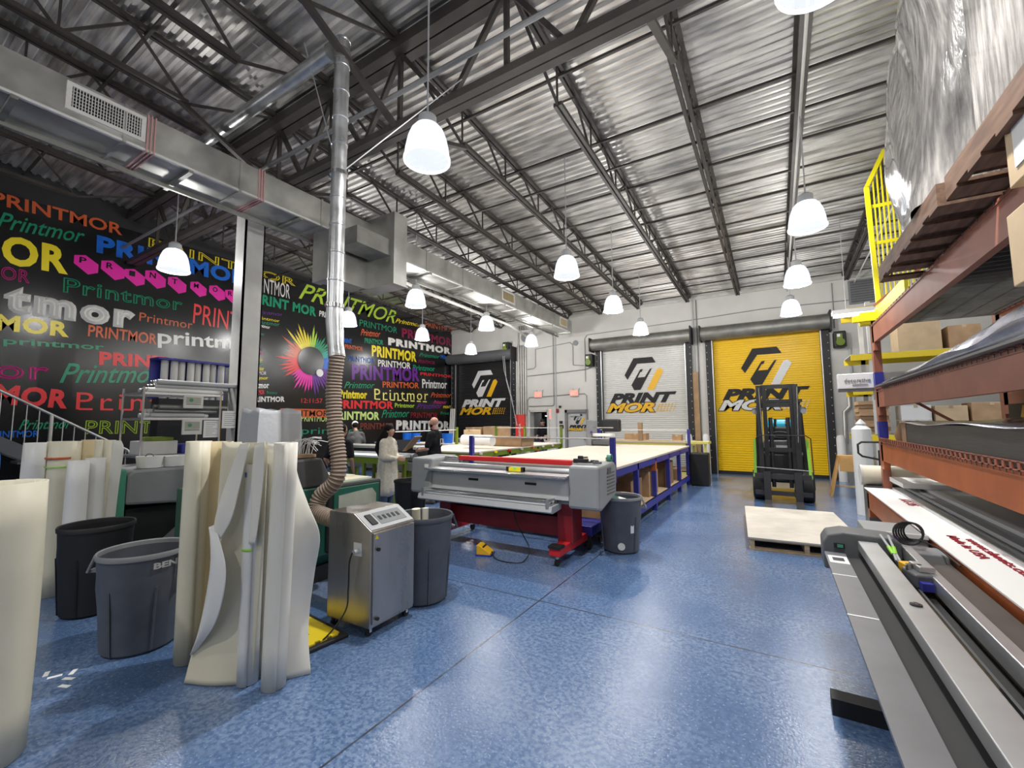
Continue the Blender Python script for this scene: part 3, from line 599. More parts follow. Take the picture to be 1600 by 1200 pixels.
m.build('hanger_straps', 'galv_dark', t, world=True)
for y0, y1, n_ in ((1.2, 1.77, 24), (9.42, 9.98, 10), (13.02, 13.5, 10)):
    g = MB(); z0, z1 = 4.90, 5.12
    g.b(DX1, DX1+.025, y0-.04, y0, z0-.04, z1+.04).b(DX1, DX1+.025, y1, y1+.04, z0-.04, z1+.04).b(DX1, DX1+.025, y0, y1, z0-.04, z0).b(DX1, DX1+.025, y0, y1, z1, z1+.04)
    o = g.build('register', 'offwhite', t, world=True)
    MB().b(DX1, DX1+.003, y0, y1, z0, z1).build('register_opening', 'void', o, world=True)
    g = MB()
    for k in range(n_): yk = y0+(k+.5)*(y1-y0)/n_; g.b(DX1+.003, DX1+.02, yk-.003, yk+.003, z0, z1)
    for k in range(1, 6): g.b(DX1+.003, DX1+.012, y0, y1, z0+k*(z1-z0)/6-.003, z0+k*(z1-z0)/6+.003)
    g.build('register_blades', 'offwhite' if n_ > 12 else 'tan_sheet', o, world=True)
m = MB().b(-6.25, -5.42, 5.05, 5.35, 4.02, 5.28); m.b(-6.5, -6.1, 4.35, 5.05, 4.02, 4.78)
m.build('drop_box', 'galv', t, world=True)
m = MB().b(-6.4, -5.98, 4.2, 4.35, 3.95, 4.78); m.build('intake_plenum', 'galv', t, world=True)
MB().b(-5.98, -5.5, 4.35, 5.06, 4.5, 4.78).build('connector', 'galv_dark', t, world=True)
for s in (0, 1): 
    pass
MB().b(-6.27, -5.40, 5.03, 5.37, 4.0, 4.025).build('drop_box_flange', 'galv', t, world=True)
# white sprinkler pipe
m = MB().tube([(-6.95, YF+.3, 5.0), (-6.95, 4, 5.0), (-7.5, 8, 4.98), (-7.7, 12.5, 4.98), (-8.2, 14.6, 4.98)], .045, 12)
o = m.build('white_pipe', 'offwhite', loc=(-7.2, 4, 5.0), smooth=True); tag(o, 'pale overhead pipe running beside the left side of the duct', 'pipe')
o = MB().tube([(-7.35, YF+.3, 5.12), (-7.35, 8.5, 5.12)], .02, 8).build('overhead_conduit', 'galv', loc=(-7.35, 4, 5.12), smooth=True); tag(o, 'thin shiny conduit above the pale overhead pipe', 'conduit')
for x, lab in ((2.05, 'left one of two thin pipes under the roof at right'), (2.5, 'right one of two thin pipes under the roof at right')):
    o = MB().tube([(x, -2, 5.9), (x, YB-.1, 5.42)], .016, 8).build('overhead_conduit', 'offwhite', loc=(x, 0, 5.9)); tag(o, lab, 'conduit')
o = MB().tube([(.48, GY+.3, bz(GY)-.05), (.48, YB-.2, bz(YB)-.06)], .018, 8).build('overhead_conduit', 'offwhite', loc=(.48, GY, 5.8)); tag(o, 'pale conduit feeding the lamps above the forklift', 'conduit')
# diagonal dark beam at far right (wind brace)
m = MB().bar((2.6, 14.7, 5.3), (3.6, 10.2, 5.9), .08).bar((2.6, 14.7, 5.3), (3.6, 12.5, 5.9), .06)
o = m.build('wind_brace', 'steel', loc=(2.6, 14.7, 5.3)); tag(o, 'dark diagonal brace near the yellow guard under the roof', 'brace')

# exhaust pipe with elbow, branch and ribbed hose
ex, ey = -3.86, 2.8
t = thing('exhaust_pipe', 'shiny vertical spiral exhaust pipe with a brown ribbed hose below', 'exhaust pipe', (ex, ey, 0))
R = .078
m = MB(); prof = []; z = 2.85
while z < 5.62: prof += [(R, z), (R, z+.27), (R+.006, z+.275), (R+.006, z+.295), (R, z+.30)]; z += .3
m.lathe(prof, (ex, ey, 0), 22).build('riser', 'spiral', t, smooth=True, world=True)
m = MB().tube([(ex, ey, 5.6), (ex, ey, 5.68), (ex-.03, ey, 5.76), (ex-.1, ey, 5.80), (ex-.2, ey, 5.80)], R+.012, 22); m.build('elbow', 'galv_dark', t, smooth=True, world=True)
m = MB().tube([(ex-.1, ey, 5.80), (-9.0, ey, 5.80)], R+.004, 22); m.build('branch', 'spiral', t, smooth=True, world=True)
m = MB().tube([(ex, ey, 2.87), (ex+.005, ey, 2.70), (ex+.03, ey, 2.45), (ex+.055, ey, 2.32)], [R+.004, R+.01, R, R+.006], 20); m.build('taped_reducer', 'spiral', t, smooth=True, world=True)
for z in (2.86, 4.30): MB().lathe([(R, z-.02), (R+.016, z-.02), (R+.016, z+.02), (R, z+.02)], (ex, ey, 0), 22).build('pipe_clamp', 'chrome', t, smooth=True, world=True)
def spline(pts, n=14):
    pts = [Vector(p) for p in pts]; P = [pts[0]*2-pts[1]]+pts+[pts[-1]*2-pts[-2]]; out = []
    for i in range(1, len(P)-2):
        for k in range(n):
            u = k/n; a, b_, c, d = P[i-1:i+3]
            out.append(.5*((2*b_)+(c-a)*u+(2*a-5*b_+4*c-d)*u*u+(3*b_-a-3*c+d)*u**3))
    return out+[pts[-1]]
hp = spline([(-3.80, 2.8, 2.36), (-3.84, 2.8, 2.0), (-3.80, 2.8, 1.6), (-3.73, 2.8, 1.28), (-3.74, 2.78, 1.08), (-3.88, 2.72, .93), (-3.88, 2.68, .80), (-3.70, 2.66, .76), (-3.30, 2.64, .74)], 26)
# resample evenly for the ribs
L = [0]
for a, b_ in zip(hp, hp[1:]): L.append(L[-1]+(b_-a).length)
def at(s):
    for i in range(len(L)-1):
        if L[i+1] >= s: return hp[i].lerp(hp[i+1], (s-L[i])/max(1e-6, L[i+1]-L[i]))
    return hp[-1]
pts, rs, N_ = [], [], int(L[-1]/.0085)
for k in range(N_+1):
    pts.append(at(L[-1]*k/N_)); rs.append(.070+(.009 if k % 4 in (0, 1) else 0))
mb = MB(); mb.tube(pts, rs, 16)
for i in range(len(mb.f)):
    mb.m[i] = 0 if (i//16) % 4 in (0,) else 1
mb.build('ribbed_hose', ['hose_light', 'hose'], t, smooth=True, world=True)
for i, (a, b_) in enumerate((((ex, ey, 4.30), (-4.5, 2.75, 6.1)), ((ex, ey, 4.30), (-2.75, 3.5, 5.4)), ((ex-.9, ey, 5.86), (ex-1.5, 2.6, 6.4)))):
    o = MB().tube([a, b_], .006, 6).build('hanger_wire', 'light_grey', loc=a); tag(o, ['thin stay wire from the exhaust pipe up to the left', 'thin stay wire from the exhaust pipe to the girder at right', 'thin wire holding up the horizontal exhaust branch'][i], 'wire')

# ---------------- lamps ----------------
def lamp(x, y, lab, zc=4.3, group=None, w=1.0):
    t = thing('high_bay_lamp', lab, 'lamp', (x, y, zc), 0, group)
    pr = [(.085, .17), (.12, .165), (.155, .12), (.185, .04), (.205, -.06), (.215, -.15)]
    MB().lathe(pr, n=30).build('shade', 'shade', t, smooth=True)
    MB().lathe([(.213, -.15), (.222, -.155), (.222, -.175), (.208, -.175), (.213, -.15)], n=30).build('rim', 'rim', t, smooth=True)
    MB().lathe([(.001, .30), (.05, .30), (.085, .27), (.09, .17), (.001, .17)], n=20).build('housing', 'light_grey', t, smooth=True)
    zt = dz(y)-.005-zc
    MB().tube([(0, 0, .29), (0, 0, zt)], .009, 6).build('stem', 'light_grey', t)
    ld = bpy.data.lights.new('lamp_light', 'POINT'); ld.shadow_soft_size = .06; ld.energy = LAMP_W*w; ld.color = (1.0, .985, .96)
    lo = bpy.data.objects.new('lamp_light', ld); col.objects.link(lo); lo.parent = t; lo.location = (0, 0, .07)
for x, y, lab in [(-2.71, 2.92, 'brightly lit hanging lamp nearest the camera, beside the girder'), (-8.22, 2.96, 'lit lamp hanging left of the white column before the mural'),
    (-2.94, 6.66, 'lit lamp hanging over the near end of the wide blue table'), (.48, 6.62, 'lit lamp hanging nearest the yellow mesh guard, large at right'),
    (-6.45, 6.65, 'lit lamp under the duct in front of the mural'), (-9.2, 7.07, 'lit lamp directly right of the exhaust pipe before the mural'),
    (-8.97, 9.54, 'lit lamp low under the roof over the mural\'s far right part'), (-6.52, 9.4, 'lit lamp beneath the duct\'s far portion'),
    (-9.33, 12.46, 'lit lamp in front of the black roll-up door\'s hood'), (-6.71, 12.25, 'lit lamp above the exit signs near the galvanised pipes'),
    (-3.02, 9.4, 'lit lamp over the middle of the room, left of the white door hood'), (-3.18, 12.35, 'lit lamp in front of the white roll-up door\'s hood'),
    (.47, 9.37, 'lit lamp in the middle of the row leading to the yellow door'), (.44, 12.0, 'lit lamp in front of the yellow roll-up door\'s hood'),
    (.34, 2.80, 'lit lamp cut by the top edge of the photo'),
    (-5.3, -1.4, 'lit lamp behind the camera at left'), (-2.8, -1.4, 'lit lamp behind the camera in the middle'), (.4, -1.4, 'lit lamp behind the camera at right'),
    (-9.3, -1.4, 'lit lamp behind the camera near the mural'), (-5.3, -4.6, 'lit lamp at the rear of the room at left'), (-2.8, -4.6, 'lit lamp at the rear of the room in the middle'), (.4, -4.6, 'lit lamp at the rear of the room at right'),
    (4.6, 1.5, 'lit lamp beyond the orange rack, near one'), (4.6, 6.0, 'lit lamp beyond the orange rack, middle one'), (4.6, 11.0, 'lit lamp beyond the orange rack, far one')]:
    lamp(x, y, lab, w=.55 if y < 2 else 1.0)
t = thing('strip_light', 'long white fluorescent strip light under the yellow guard at right', 'strip light', (1.9, 11.4, 3.85))
MB().b(-.75, .75, -.12, .12, .03, .12).build('strip_housing', 'white', t, bevel=.01)
MB().tube([(-.72, -.06, 0), (.72, -.06, 0)], .02, 10).tube([(-.72, .06, 0), (.72, .06, 0)], .02, 10).build('fluorescent_tube', 'bright', t)
for x in (-.5, .5): MB().tube([(x, 0, .12), (x, 0, 2.15)], .006, 6).build('suspension_chain', 'light_grey', t)

# ---------------- standing sheet rolls ----------------
def spiral_pts(cx, cy, r, turns, a0, tail=None, r0=.72, n=22):
    N_ = int(n*turns); P = []
    for k in range(N_+1):
        a = a0-2*pi*turns+2*pi*k/n*(turns*n/N_) ; rr = r*(r0+(1-r0)*k/N_); P.append((cx+rr*cos(a), cy+rr*sin(a)))
    if tail: P += tail
    return P
def roll(x, y, r, h, lab, m, a0=0, turns=1.8, tail=None, lean=(0, 0), group=None, cat='roll', name='vinyl_roll'):
    P = spiral_pts(0, 0, r, turns, a0, [(a-x, b_-y) for a, b_ in tail] if tail else None)
    mb = MB(); rows = []
    for k in range(7):
        u = k/6; s = 1+.04*sin(u*pi)
        rows.append([(px*s+lean[0]*u, py*s+lean[1]*u, .003+h*u) for px, py in P])
    mb.grid(rows); o = mb.build(name, m, None, smooth=True, solid=.003, fix=False); o.location = (x, y, 0)
    return tag(o, lab, cat, group)
def loft(rows, name, m, lab=None, cat='vinyl sheet', parent=None, solid=.003):
    mb = MB(); n = 13; R_2 = []
    for P in rows:   # resample every row evenly with a spline
        S = spline(P, 8); L = [0]
        for a, b_ in zip(S, S[1:]): L.append(L[-1]+(b_-a).length)
        q = []
        for k in range(n*2):
            s = L[-1]*k/(n*2-1); i = next((i for i in range(len(L)-1) if L[i+1] >= s-1e-9), len(L)-2)
            q.append(S[i].lerp(S[i+1], (s-L[i])/max(1e-6, L[i+1]-L[i])))
        R_2.append(q)
    # smooth along the height too
    cols = [spline([r[k] for r in R_2], 6) for k in range(n*2)]
    mb.grid([[c[i] for c in cols] for i in range(len(cols[0]))])
    base = Vector(rows[0][0]); base.z = 0
    if parent: o = mb.build(name, m, parent, smooth=True, solid=solid, fix=False, world=True)
    else: o = mb.build(name, m, None, loc=base, smooth=True, solid=solid, fix=False); tag(o, lab, cat)
    return o
# front cluster
roll(-3.60, 1.52, .085, 1.52, 'cream roll standing at the left end of the front cluster', 'cream', a0=-.2, turns=1.7)
loft([[(-3.55, 1.56, z), (-3.52, 1.64, z), (-3.44, 1.67, z), (-3.36, 1.62, z)] for z in (.004, .8, 1.52)],
     'vinyl_sheet', 'tan_sheet', 'warm yellow sheet curled between the left roll and twisted sheet')
loft([[(-3.43, 1.60, .004), (-3.38, 1.56, .004), (-3.33, 1.60, .004)], [(-3.40, 1.60, .8), (-3.36, 1.55, .8), (-3.28, 1.62, .8)], [(-3.38, 1.60, 1.52), (-3.33, 1.55, 1.52), (-3.24, 1.63, 1.52)]],
     'vinyl_sheet', 'cream', 'narrow pale fold standing beside the yellow curled sheet')
t = thing('twisted_sheet', 'large twisted cream sheet whose pointed corner touches the blue floor', 'vinyl sheet', (-3.05, 1.5, 0))
S2 = [(-3.30, 1.38, .006, -2.92), (-3.30, 1.42, .19, -2.90), (-3.22, 1.46, .52, -2.88), (-3.17, 1.48, .80, -2.87), (-3.16, 1.49, 1.02, -2.86), (-3.06, 1.5, 1.28, -2.86), (-2.95, 1.5, 1.525, -2.85)]
loft([[(a, y, z), ((a+b_)/2, y+.08, z), (b_, 1.60, z)] for a, y, z, b_ in S2], 'sheet_body', 'cream', parent=t)
FL = [(-3.30, .16, -3.28), (-3.26, .38, -3.06), (-3.21, .58, -2.97), (-3.18, .74, -2.96), (-3.155, .88, -3.04), (-3.145, .98, -3.12)]
loft([[(a, 1.445, z), ((a+b_)/2, 1.40, z+.01), (b_, 1.43, z+.02)] for a, z, b_ in FL], 'folded_flap', 'cream_white', parent=t)
loft([[(-3.15, 1.45, .95), (-3.12, 1.42, .93), (-3.08, 1.44, .90)], [(-3.155, 1.46, 1.1), (-3.07, 1.42, 1.08), (-2.98, 1.46, 1.05)], [(-3.08, 1.48, 1.3), (-3.02, 1.45, 1.3), (-2.93, 1.48, 1.28)], [(-2.99, 1.50, 1.52), (-2.95, 1.48, 1.52), (-2.89, 1.5, 1.52)]], 'upper_fold', 'cream_light', parent=t)
t = thing('vinyl_roll', 'tall white roll with a green strip and blue square label', 'roll', (-2.97, 1.60, 0))
mb = MB(); P = spiral_pts(0, 0, .065, 1.9, -.6); mb.grid([[(a, b_, .003+1.38*k/6) for a, b_ in P] for k in range(7)]); mb.build('roll_sheet', 'cream_white', t, smooth=True, solid=.003, fix=False)
def band(parent, r, z, h, m, a0, a1, name='tape_strip'):
    mb = MB(); mb.grid([[(r*cos(a0+(a1-a0)*k/10), r*sin(a0+(a1-a0)*k/10), zz) for k in range(11)] for zz in (z, z+h)]); return mb.build(name, m, parent, fix=False, smooth=True, solid=.001)
band(t, .069, .83, .015, 'lime_bright', -1.9, -.6); band(t, .069, 1.30, .03, 'm_bl', -1.9, -1.5, 'blue_label')
loft([[(-2.93, 1.60, 1.52), (-2.88, 1.53, 1.52), (-2.80, 1.55, 1.53)], [(-2.95, 1.60, 1.3), (-2.90, 1.53, 1.3), (-2.80, 1.55, 1.3)], [(-2.96, 1.60, 1.12), (-2.91, 1.54, 1.1), (-2.84, 1.55, 1.0)], [(-2.99, 1.60, .88), (-2.93, 1.545, .88), (-2.88, 1.56, .88)]], 'vinyl_sheet', 'cream_light', 'short pale sheet folded over the top of the front white roll')
roll(-2.78, 1.66, .075, 1.52, 'white roll nearest the camera in the front cluster', 'cream_light', a0=-.4, turns=1.9, lean=(.02, .01))
loft([[(-2.78, 1.735, .004), (-2.74, 1.80, .004), (-2.70, 1.86, .004)], [(-2.79, 1.735, .22), (-2.77, 1.82, .22), (-2.77, 1.88, .22)], [(-2.79, 1.735, .40), (-2.80, 1.84, .4), (-2.79, 1.90, .4)], [(-2.79, 1.735, .64), (-2.77, 1.84, .64), (-2.75, 1.90, .64)], [(-2.79, 1.735, .89), (-2.74, 1.83, .89), (-2.68, 1.88, .89)], [(-2.80, 1.735, 1.09), (-2.80, 1.80, 1.09), (-2.79, 1.86, 1.09)], [(-2.82, 1.735, 1.30), (-2.86, 1.80, 1.3), (-2.90, 1.84, 1.3)], [(-2.83, 1.735, 1.52), (-2.88, 1.79, 1.52), (-2.93, 1.82, 1.52)]],
     'vinyl_sheet', 'cream_light', 'bulging pale sheet with an outward kink right of the front white roll')
loft([[(-3.42, 1.68, z), (-3.30, 1.64, z), (-3.16, 1.70, z), (-3.0, 1.66, z), (-2.92, 1.70, z)] for z in (.004, .8, 1.51)], 'vinyl_sheet', 'cream_light', 'broad pale sheet standing behind the twisted sheet')
# group at the left
roll(-6.6, 1.30, .12, 1.46, 'wide white roll at the far left beside the stair', 'cream_white', a0=2.5)
t = thing('vinyl_roll', 'pale yellow roll with orange and green bands', 'roll', (-6.10, 1.367, 0))
mb = MB(); P = spiral_pts(0, 0, .11, 1.9, -2); mb.grid([[(a, b_, .003+1.48*k/6) for a, b_ in P] for k in range(7)]); mb.build('roll_sheet', 'cream', t, smooth=True, solid=.003, fix=False)
band(t, .115, 1.31, .02, 'm_or', -2.4, .4); band(t, .115, 1.23, .012, 'lime_bright', -2.4, .2)
roll(-6.4, 1.54, .05, 1.47, 'slim cream roll between the banded roll and the tan roll', 'cream', a0=1)
roll(-6.4, 1.66, .09, 1.48, 'tan brown roll in the left group', 'tan_sheet', a0=2)
roll(-5.76, 1.41, .08, 1.30, 'left one of two short white rolls in the left group', 'cream_white', a0=1.6, cat='roll')
roll(-5.86, 1.56, .08, 1.31, 'right one of two short white rolls in the left group', 'cream_white', a0=1.6)
roll(-6.05, 1.68, .085, 1.48, 'cream roll beside the grey hooded machine', 'cream', a0=-.5)
sx_, sy_ = -.60, .05
loft([[(x+sx_, y+sy_, z) for x, y, z in r] for r in [[(-5.28, 1.66, .004), (-5.24, 1.60, .004), (-5.18, 1.66, .004)], [(-5.28, 1.66, .8), (-5.22, 1.60, .8), (-5.14, 1.66, .8)], [(-5.26, 1.66, 1.3), (-5.16, 1.60, 1.3), (-5.06, 1.66, 1.3)], [(-5.26, 1.66, 1.44), (-5.16, 1.60, 1.44), (-5.06, 1.66, 1.42)], [(-5.26, 1.66, 1.485), (-5.18, 1.61, 1.485), (-5.10, 1.65, 1.485)]]], 'vinyl_sheet', 'cream_light', 'pale curled sheet with a rounded top corner in the left group')
roll(-3.42, .535, .19, 1.35, 'large pale roll nearest the camera, cut by the left edge of the photo', 'cream', a0=2.6, turns=2.2)
o = MB().lathe([(.03, 0), (.03, 1.3)], n=12).build('core_tube', 'kraft_light', None, smooth=True); o.location = (-3.42, .535, 0.003); MB().b(-.05, .03, -.003, .0, 0, .012).build('green_tape_end', 'teal_green', loc=(-3.36, .71, 1.34)) if 0 else None
tag(o, 'cardboard core inside the nearest pale roll', 'core tube')

# ---------------- bins ----------------
def bin_(x, y, rz, r, h, m, lab, handles=True, rim=None, logo_text=None, group=None):
    t = thing('waste_bin', lab, 'bin', (x, y, 0), rz, group); rim = rim or m
    rb = r*.80
    mb = MB(); mb.lathe([(.001, .0), (rb-.02, 0), (rb, .02), (rb+(r-rb)*.60, h*.66), (rb+(r-rb)*.62, h*.67), (r*.965, h*.93), (r*.965, h*.95), (r*.945, h*.95), (r*.94, h*.66), (rb-.012, .03), (.001, .03)], n=40)
    mb.build('bin_body', m, t, smooth=True)
    MB().lathe([(r*.955, h*.945), (r*1.0, h*.945), (r*1.01, h*.985), (r*.99, h), (r*.955, h*.99), (r*.95, h*.95)], n=40).build('rim', rim, t, smooth=True)
    mb = MB()
    for k in range(6):
        a = k*pi/3+.3; rr0, rr1 = rb+.002, rb+(r-rb)*.62+.004
        mb.bar((rr0*cos(a), rr0*sin(a), .02), (rr1*cos(a), rr1*sin(a), h*.66), .012, .012)
    mb.build('body_ribs', m, t)
    if handles:
        for s in (-1, 1):
            mb = MB(); q = [(s*r*.98, -.085, h*.96), (s*(r+.045), -.075, h*.80), (s*(r+.045), .075, h*.80), (s*r*.98, .085, h*.96)]
            mb.tube(q, .011, 8).bar((s*r*.93, -.06, h*.80), (s*(r+.045), -.06, h*.80), .012, .02).bar((s*r*.93, .06, h*.80), (s*(r+.045), .06, h*.80), .012, .02)
            mb.build('handle', rim, t, smooth=True)
    return t
RA = .285
t = bin_(-4.18, 1.44, .70, RA, .71, 'grey_bin', 'grey waste bin with white BEN lettering left of the front roll cluster', rim='grey')
m = MB()
vs, fs = text_mesh('BEN', .04, .15, bold=.04); ra = RA*.955
m.add([(cos(-.85+v.x/ra)*(ra+.008), sin(-.85+v.x/ra)*(ra+.008), .60+v.y) for v in vs], fs); m.build('name_lettering', 'paper', t)
o = MB().b(-.05, .05, -.02, .02, 0, .003).build('paper_scrap', 'paper', None); o.location = (-4.22, 1.50, .46); o.rotation_euler = (1.1, .2, 1.0); tag(o, 'white paper scrap inside the grey bin with lettering', 'paper')
t = bin_(-5.30, 1.46, 0, .265, .76, 'black', 'black waste bin behind the grey lettered bin', rim='near_black', handles=False)
t = bin_(-2.93, 3.16, 1.2, .28, .78, 'grey_bin', 'grey waste bin right behind the stainless cabinet with rolls in it')
for i, (dx, dy, h, r, c) in enumerate(((-.08, -.02, .80, .035, 'cream'), (-.02, .05, .82, .03, 'cream_light'), (.0, -.1, .84, .04, 'cream'))):
    o = MB().tube([(dx*.5, dy*.5, .04), (dx, dy, h)], r, 14).build('paper_tube', c, None, smooth=True); o.location = (-2.93, 3.16, 0); tag(o, ['leftmost', 'middle', 'rightmost'][i]+' cream tube sticking out of the grey bin behind the cabinet', 'tube')
t = bin_(-1.78, 5.60, .3, .275, .69, 'grey_bin', 'grey waste bin with white stickers at the corner of the blue table', rim='grey')
ra = .246
def patch(t, r0, r1, z0, z1, a0, a1, m, name): 
    mb = MB(); mb.grid([[(rr*cos(a0+(a1-a0)*k/6), rr*sin(a0+(a1-a0)*k/6), zz) for k in range(7)] for rr, zz in ((r0, z0), (r1, z1))]); mb.build(name, m, t, fix=False, solid=.002)
patch(t, .246, .250, .40, .50, -1.05, -.85, 'paper', 'sticker'); patch(t, .240, .245, .26, .36, -1.05, -.85, 'paper', 'sticker')
mb = MB(); mb.tube([(0, 0, 0), (0, -.004, 0)], .045, 20); a = -1.55; mb.xf(Matrix.Translation((.234*cos(a), .234*sin(a), .10)) @ Matrix.Rotation(a+pi/2, 4, 'Z')); mb.build('round_sticker', 'paper', t)
for i, (dx, dy) in enumerate(((-.05, .03), (.08, -.04))):
    o = MB().b(-.09, .09, -.05, .05, 0, .02).build('plastic_scrap', ['green', 'paper'][i], None); o.location = (-1.78+dx, 5.6+dy, .62); o.rotation_euler = (.4, .3, .7*i); tag(o, ['green packaging scrap', 'white packaging scrap'][i]+' lying in the stickered grey bin', 'scrap')
t = bin_(-5.15, 5.25, 0, .27, .72, 'black', 'black waste bin beside the woman and the laminator', handles=False)
o = MB().b(-.22, .22, -.2, .2, 0, .82).build('black_crate_bin', 'black', None, bevel=.03); o.location = (-1.72, 12.1, 0); tag(o, 'black square bin at the far end of the blue table', 'bin')

# ---------------- stainless filter cabinet ----------------
t = thing('fume_cabinet', 'stainless steel extractor cabinet with slanted control panel on castors', 'cabinet', (-2.99, 2.60, 0), .03)
z0 = .07
m = MB(); m.prism([(-.25, z0), (.25, z0), (.25, .80), (.05, .92), (-.25, .92)], -.24, .24, 'y'); m.build('cabinet_body', 'stainless', t, bevel=.006)
d = MB().b(.25, .268, -.225, .225, z0+.03, .785); o = d.build('door', 'stainless', t, bevel=.004)
MB().cyl((.268, -.19, .66), .014, .02, 12, 'x').cyl((.268, -.19, .14), .014, .02, 12, 'x').build('door_knob', 'black', o)
m = MB(); 
n0, n1 = Vector((.25, 0, .80)), Vector((.05, 0, .92)); dd = (n1-n0); nn = Vector((.12, 0, .20)).normalized()
def slant(y0, y1, u0, u1, h, mt, name, par):
    p = [n0+dd*u+Vector((0, y, 0)) for u, y in ((u0, y0), (u0, y1), (u1, y1), (u1, y0))]; q = [a+nn*h for a in p]
    return MB().add(p+q, [(0, 1, 2, 3), (7, 6, 5, 4), (0, 4, 5, 1), (1, 5, 6, 2), (2, 6, 7, 3), (3, 7, 4, 0)]).build(name, mt, par)
pn = slant(-.235, .235, .04, .96, .006, 'light_grey', 'control_panel', t)
slant(-.19, -.13, .25, .75, .016, 'black', 'rocker_switch', pn); slant(-.10, .19, .2, .8, .009, 'grey', 'button_field', pn)
for k in range(5): slant(-.08+k*.05, -.055+k*.05, .4, .6, .012, 'near_black', 'button', pn)
MB().prism([(.19, .76), (.23, .76), (.21, .795)], 0, .001, 'x').xf(Matrix.Translation((.2685, 0, -.02)) @ Matrix.Rotation(0, 4, 'Z')).xf(Matrix.Translation((0, -.41, 0))).build('warning_sticker', 'm_ye', t)
MB().b(.06, .15, -.246, -.24, .60, .70).build('socket_plate', 'paper', t)
MB().cyl((.12, -.246, .64), .018, -.05, 12, 'y').build('plug', 'light_grey', t)
for x, y in ((-.2, -.2), (.2, -.2), (.2, .2), (-.2, .2)):
    c = MB().cyl((x-.012, y, .03), .03, .024, 16, 'x').build('castor', 'black', t, smooth=True); MB().b(x-.02, x+.02, y-.012, y+.012, .03, z0).build('castor_fork', 'chrome', c)
sp = spline([(-2.87, 2.30, .64), (-2.90, 2.30, .55), (-2.93, 2.32, .35), (-2.90, 2.27, .20), (-2.97, 2.12, .03), (-3.08, 2.0, .012), (-3.2, 1.98, .012), (-3.4, 2.1, .012)], 10)
o = MB().tube(sp, .006, 6).build('power_cord', 'rubber', loc=(-2.97, 2.12, 0), smooth=True); tag(o, 'black power cord hanging from the stainless extractor cabinet', 'cord')

# ---------------- yellow spill mat + debris ----------------
t = thing('spill_tray', 'yellow rubber edged mat on the floor beside the stainless cabinet', 'mat', (-3.25, 2.13, 0), -.1)
MB().b(-.33, .33, -.14, .22, .0, .03).build('tray_edge', 'near_black', t, bevel=.01)
m = MB().b(-.28, .27, -.10, .17, .03, .042)
for k in range(3): m.b(.27, .29, -.08+k*.09, -.03+k*.09, .03, .042)
m.build('tray_pad', 'yellow', t); MB().b(.1, .13, -.01, .01, .042, .044).build('green_sticker', 'green', t)
for i, (px, py, a) in enumerate(((-3.93, .98, .4), (-4.02, 1.02, .5), (-4.13, .98, 1.2), (-4.1, 1.06, -.6), (-4.22, .96, -.4))):
    o = MB().b(-.035, .035, -.013, .013, 0, .002).build('paper_strip', 'paper', None); o.location = (px, py, 0); o.rotation_euler = (0, 0, a)
    tag(o, 'small white paper strip lying on the blue floor near the grey lettered bin', 'paper strip', 'paper strips on the floor by the bins')

# ---------------- green laser cutter ----------------
t = thing('laser_cutter', 'long dark green and grey cutting machine behind the front rolls', 'machine', (-4.6, 2.7, 0))
m = MB().prism([(-4.15, .12), (-4.0, .30), (-4.0, .92), (-4.08, 1.00), (-5.35, 1.00), (-5.4, .12)], 2.35, 3.25, 'x') if 0 else MB()
# body in the X-Z section, extruded along Y
m.prism([(-5.3, .10), (-4.25, .10), (-4.05, .30), (-4.05, .99), (-5.3, .99)], 2.05, 3.60, 'y'); m.build('green_body', 'green', t, bevel=.015, world=True)
m = MB(); m.prism([(-5.15, .99), (-4.06, .99), (-4.10, 1.28), (-5.1, 1.30)], 2.10, 2.72, 'y')
for i, v in enumerate(m.v):
    if v.y > 2.5: m.v[i] = Vector((v.x, 3.0 if v.z < 1.1 else 2.88, v.z))
m.build('dark_hood', 'charcoal', t, bevel=.02, world=True)
wing = thing('hooded_machine', 'grey hooded machine with green end panel behind the black bin', 'machine', (-6.4, 2.2, 0))
MB().prism([(1.86, .78), (1.86, 1.10), (1.92, 1.15), (2.75, 1.15), (2.75, .70)], -7.0, -6.0, 'x').build('grey_hood', 'grey', wing, bevel=.03, world=True)
MB().prism([(1.78, .30), (1.86, .30), (1.86, 1.17), (1.82, 1.15), (1.78, 1.08)], -7.0, -6.0, 'x').build('green_end_panel', 'teal_green', wing, bevel=.015, world=True)
MB().b(-6.95, -6.1, 1.9, 2.7, 0, .72).build('stand', 'black', wing, world=True)
MB().prism([(2.2, .30), (2.7, .30), (2.7, .66), (2.55, .62)], -6.1, -5.9, 'x').build('chute', 'grey', wing, bevel=.01, world=True)
MB().b(-4.5, -4.15, 2.1, 3.2, 0, .16).b(-4.9, -4.3, 2.15, 3.55, 0, .1).build('plinth', 'near_black', t, world=True)
# right window panel in the +X side
m = MB().b(-4.06, -4.0, 2.90, 3.60, .30, 1.0); o = m.build('window_frame', 'near_black', t, bevel=.03, world=True)
MB().b(-4.005, -3.985, 2.95, 3.55, .34, .96).build('frame_inner', 'green', t, bevel=.03, world=True)
m = MB().prism([(3.0, .36), (3.50, .36), (3.50, .84), (3.44, .91), (3.0, .88)], -3.985, -3.975, 'x'); m.build('window_pane', 'beige_reflection_label', t, world=True)
t_ = MB().b(-4.9, -4.15, 3.02, 3.58, .99, 1.01).b(-4.95, -4.35, 3.05, 3.5, 1.01, 1.03).build('sheet_stack', 'cream', loc=(-4.5, 3.4, .99)); tag(t_, 'stack of pale yellow sheets on top of the green machine', 'sheets')
t = thing('plastic_bag', 'translucent white plastic bag standing on the dark machine hood', 'bag', (-4.62, 2.62, 1.295))
m = MB(); rows = []
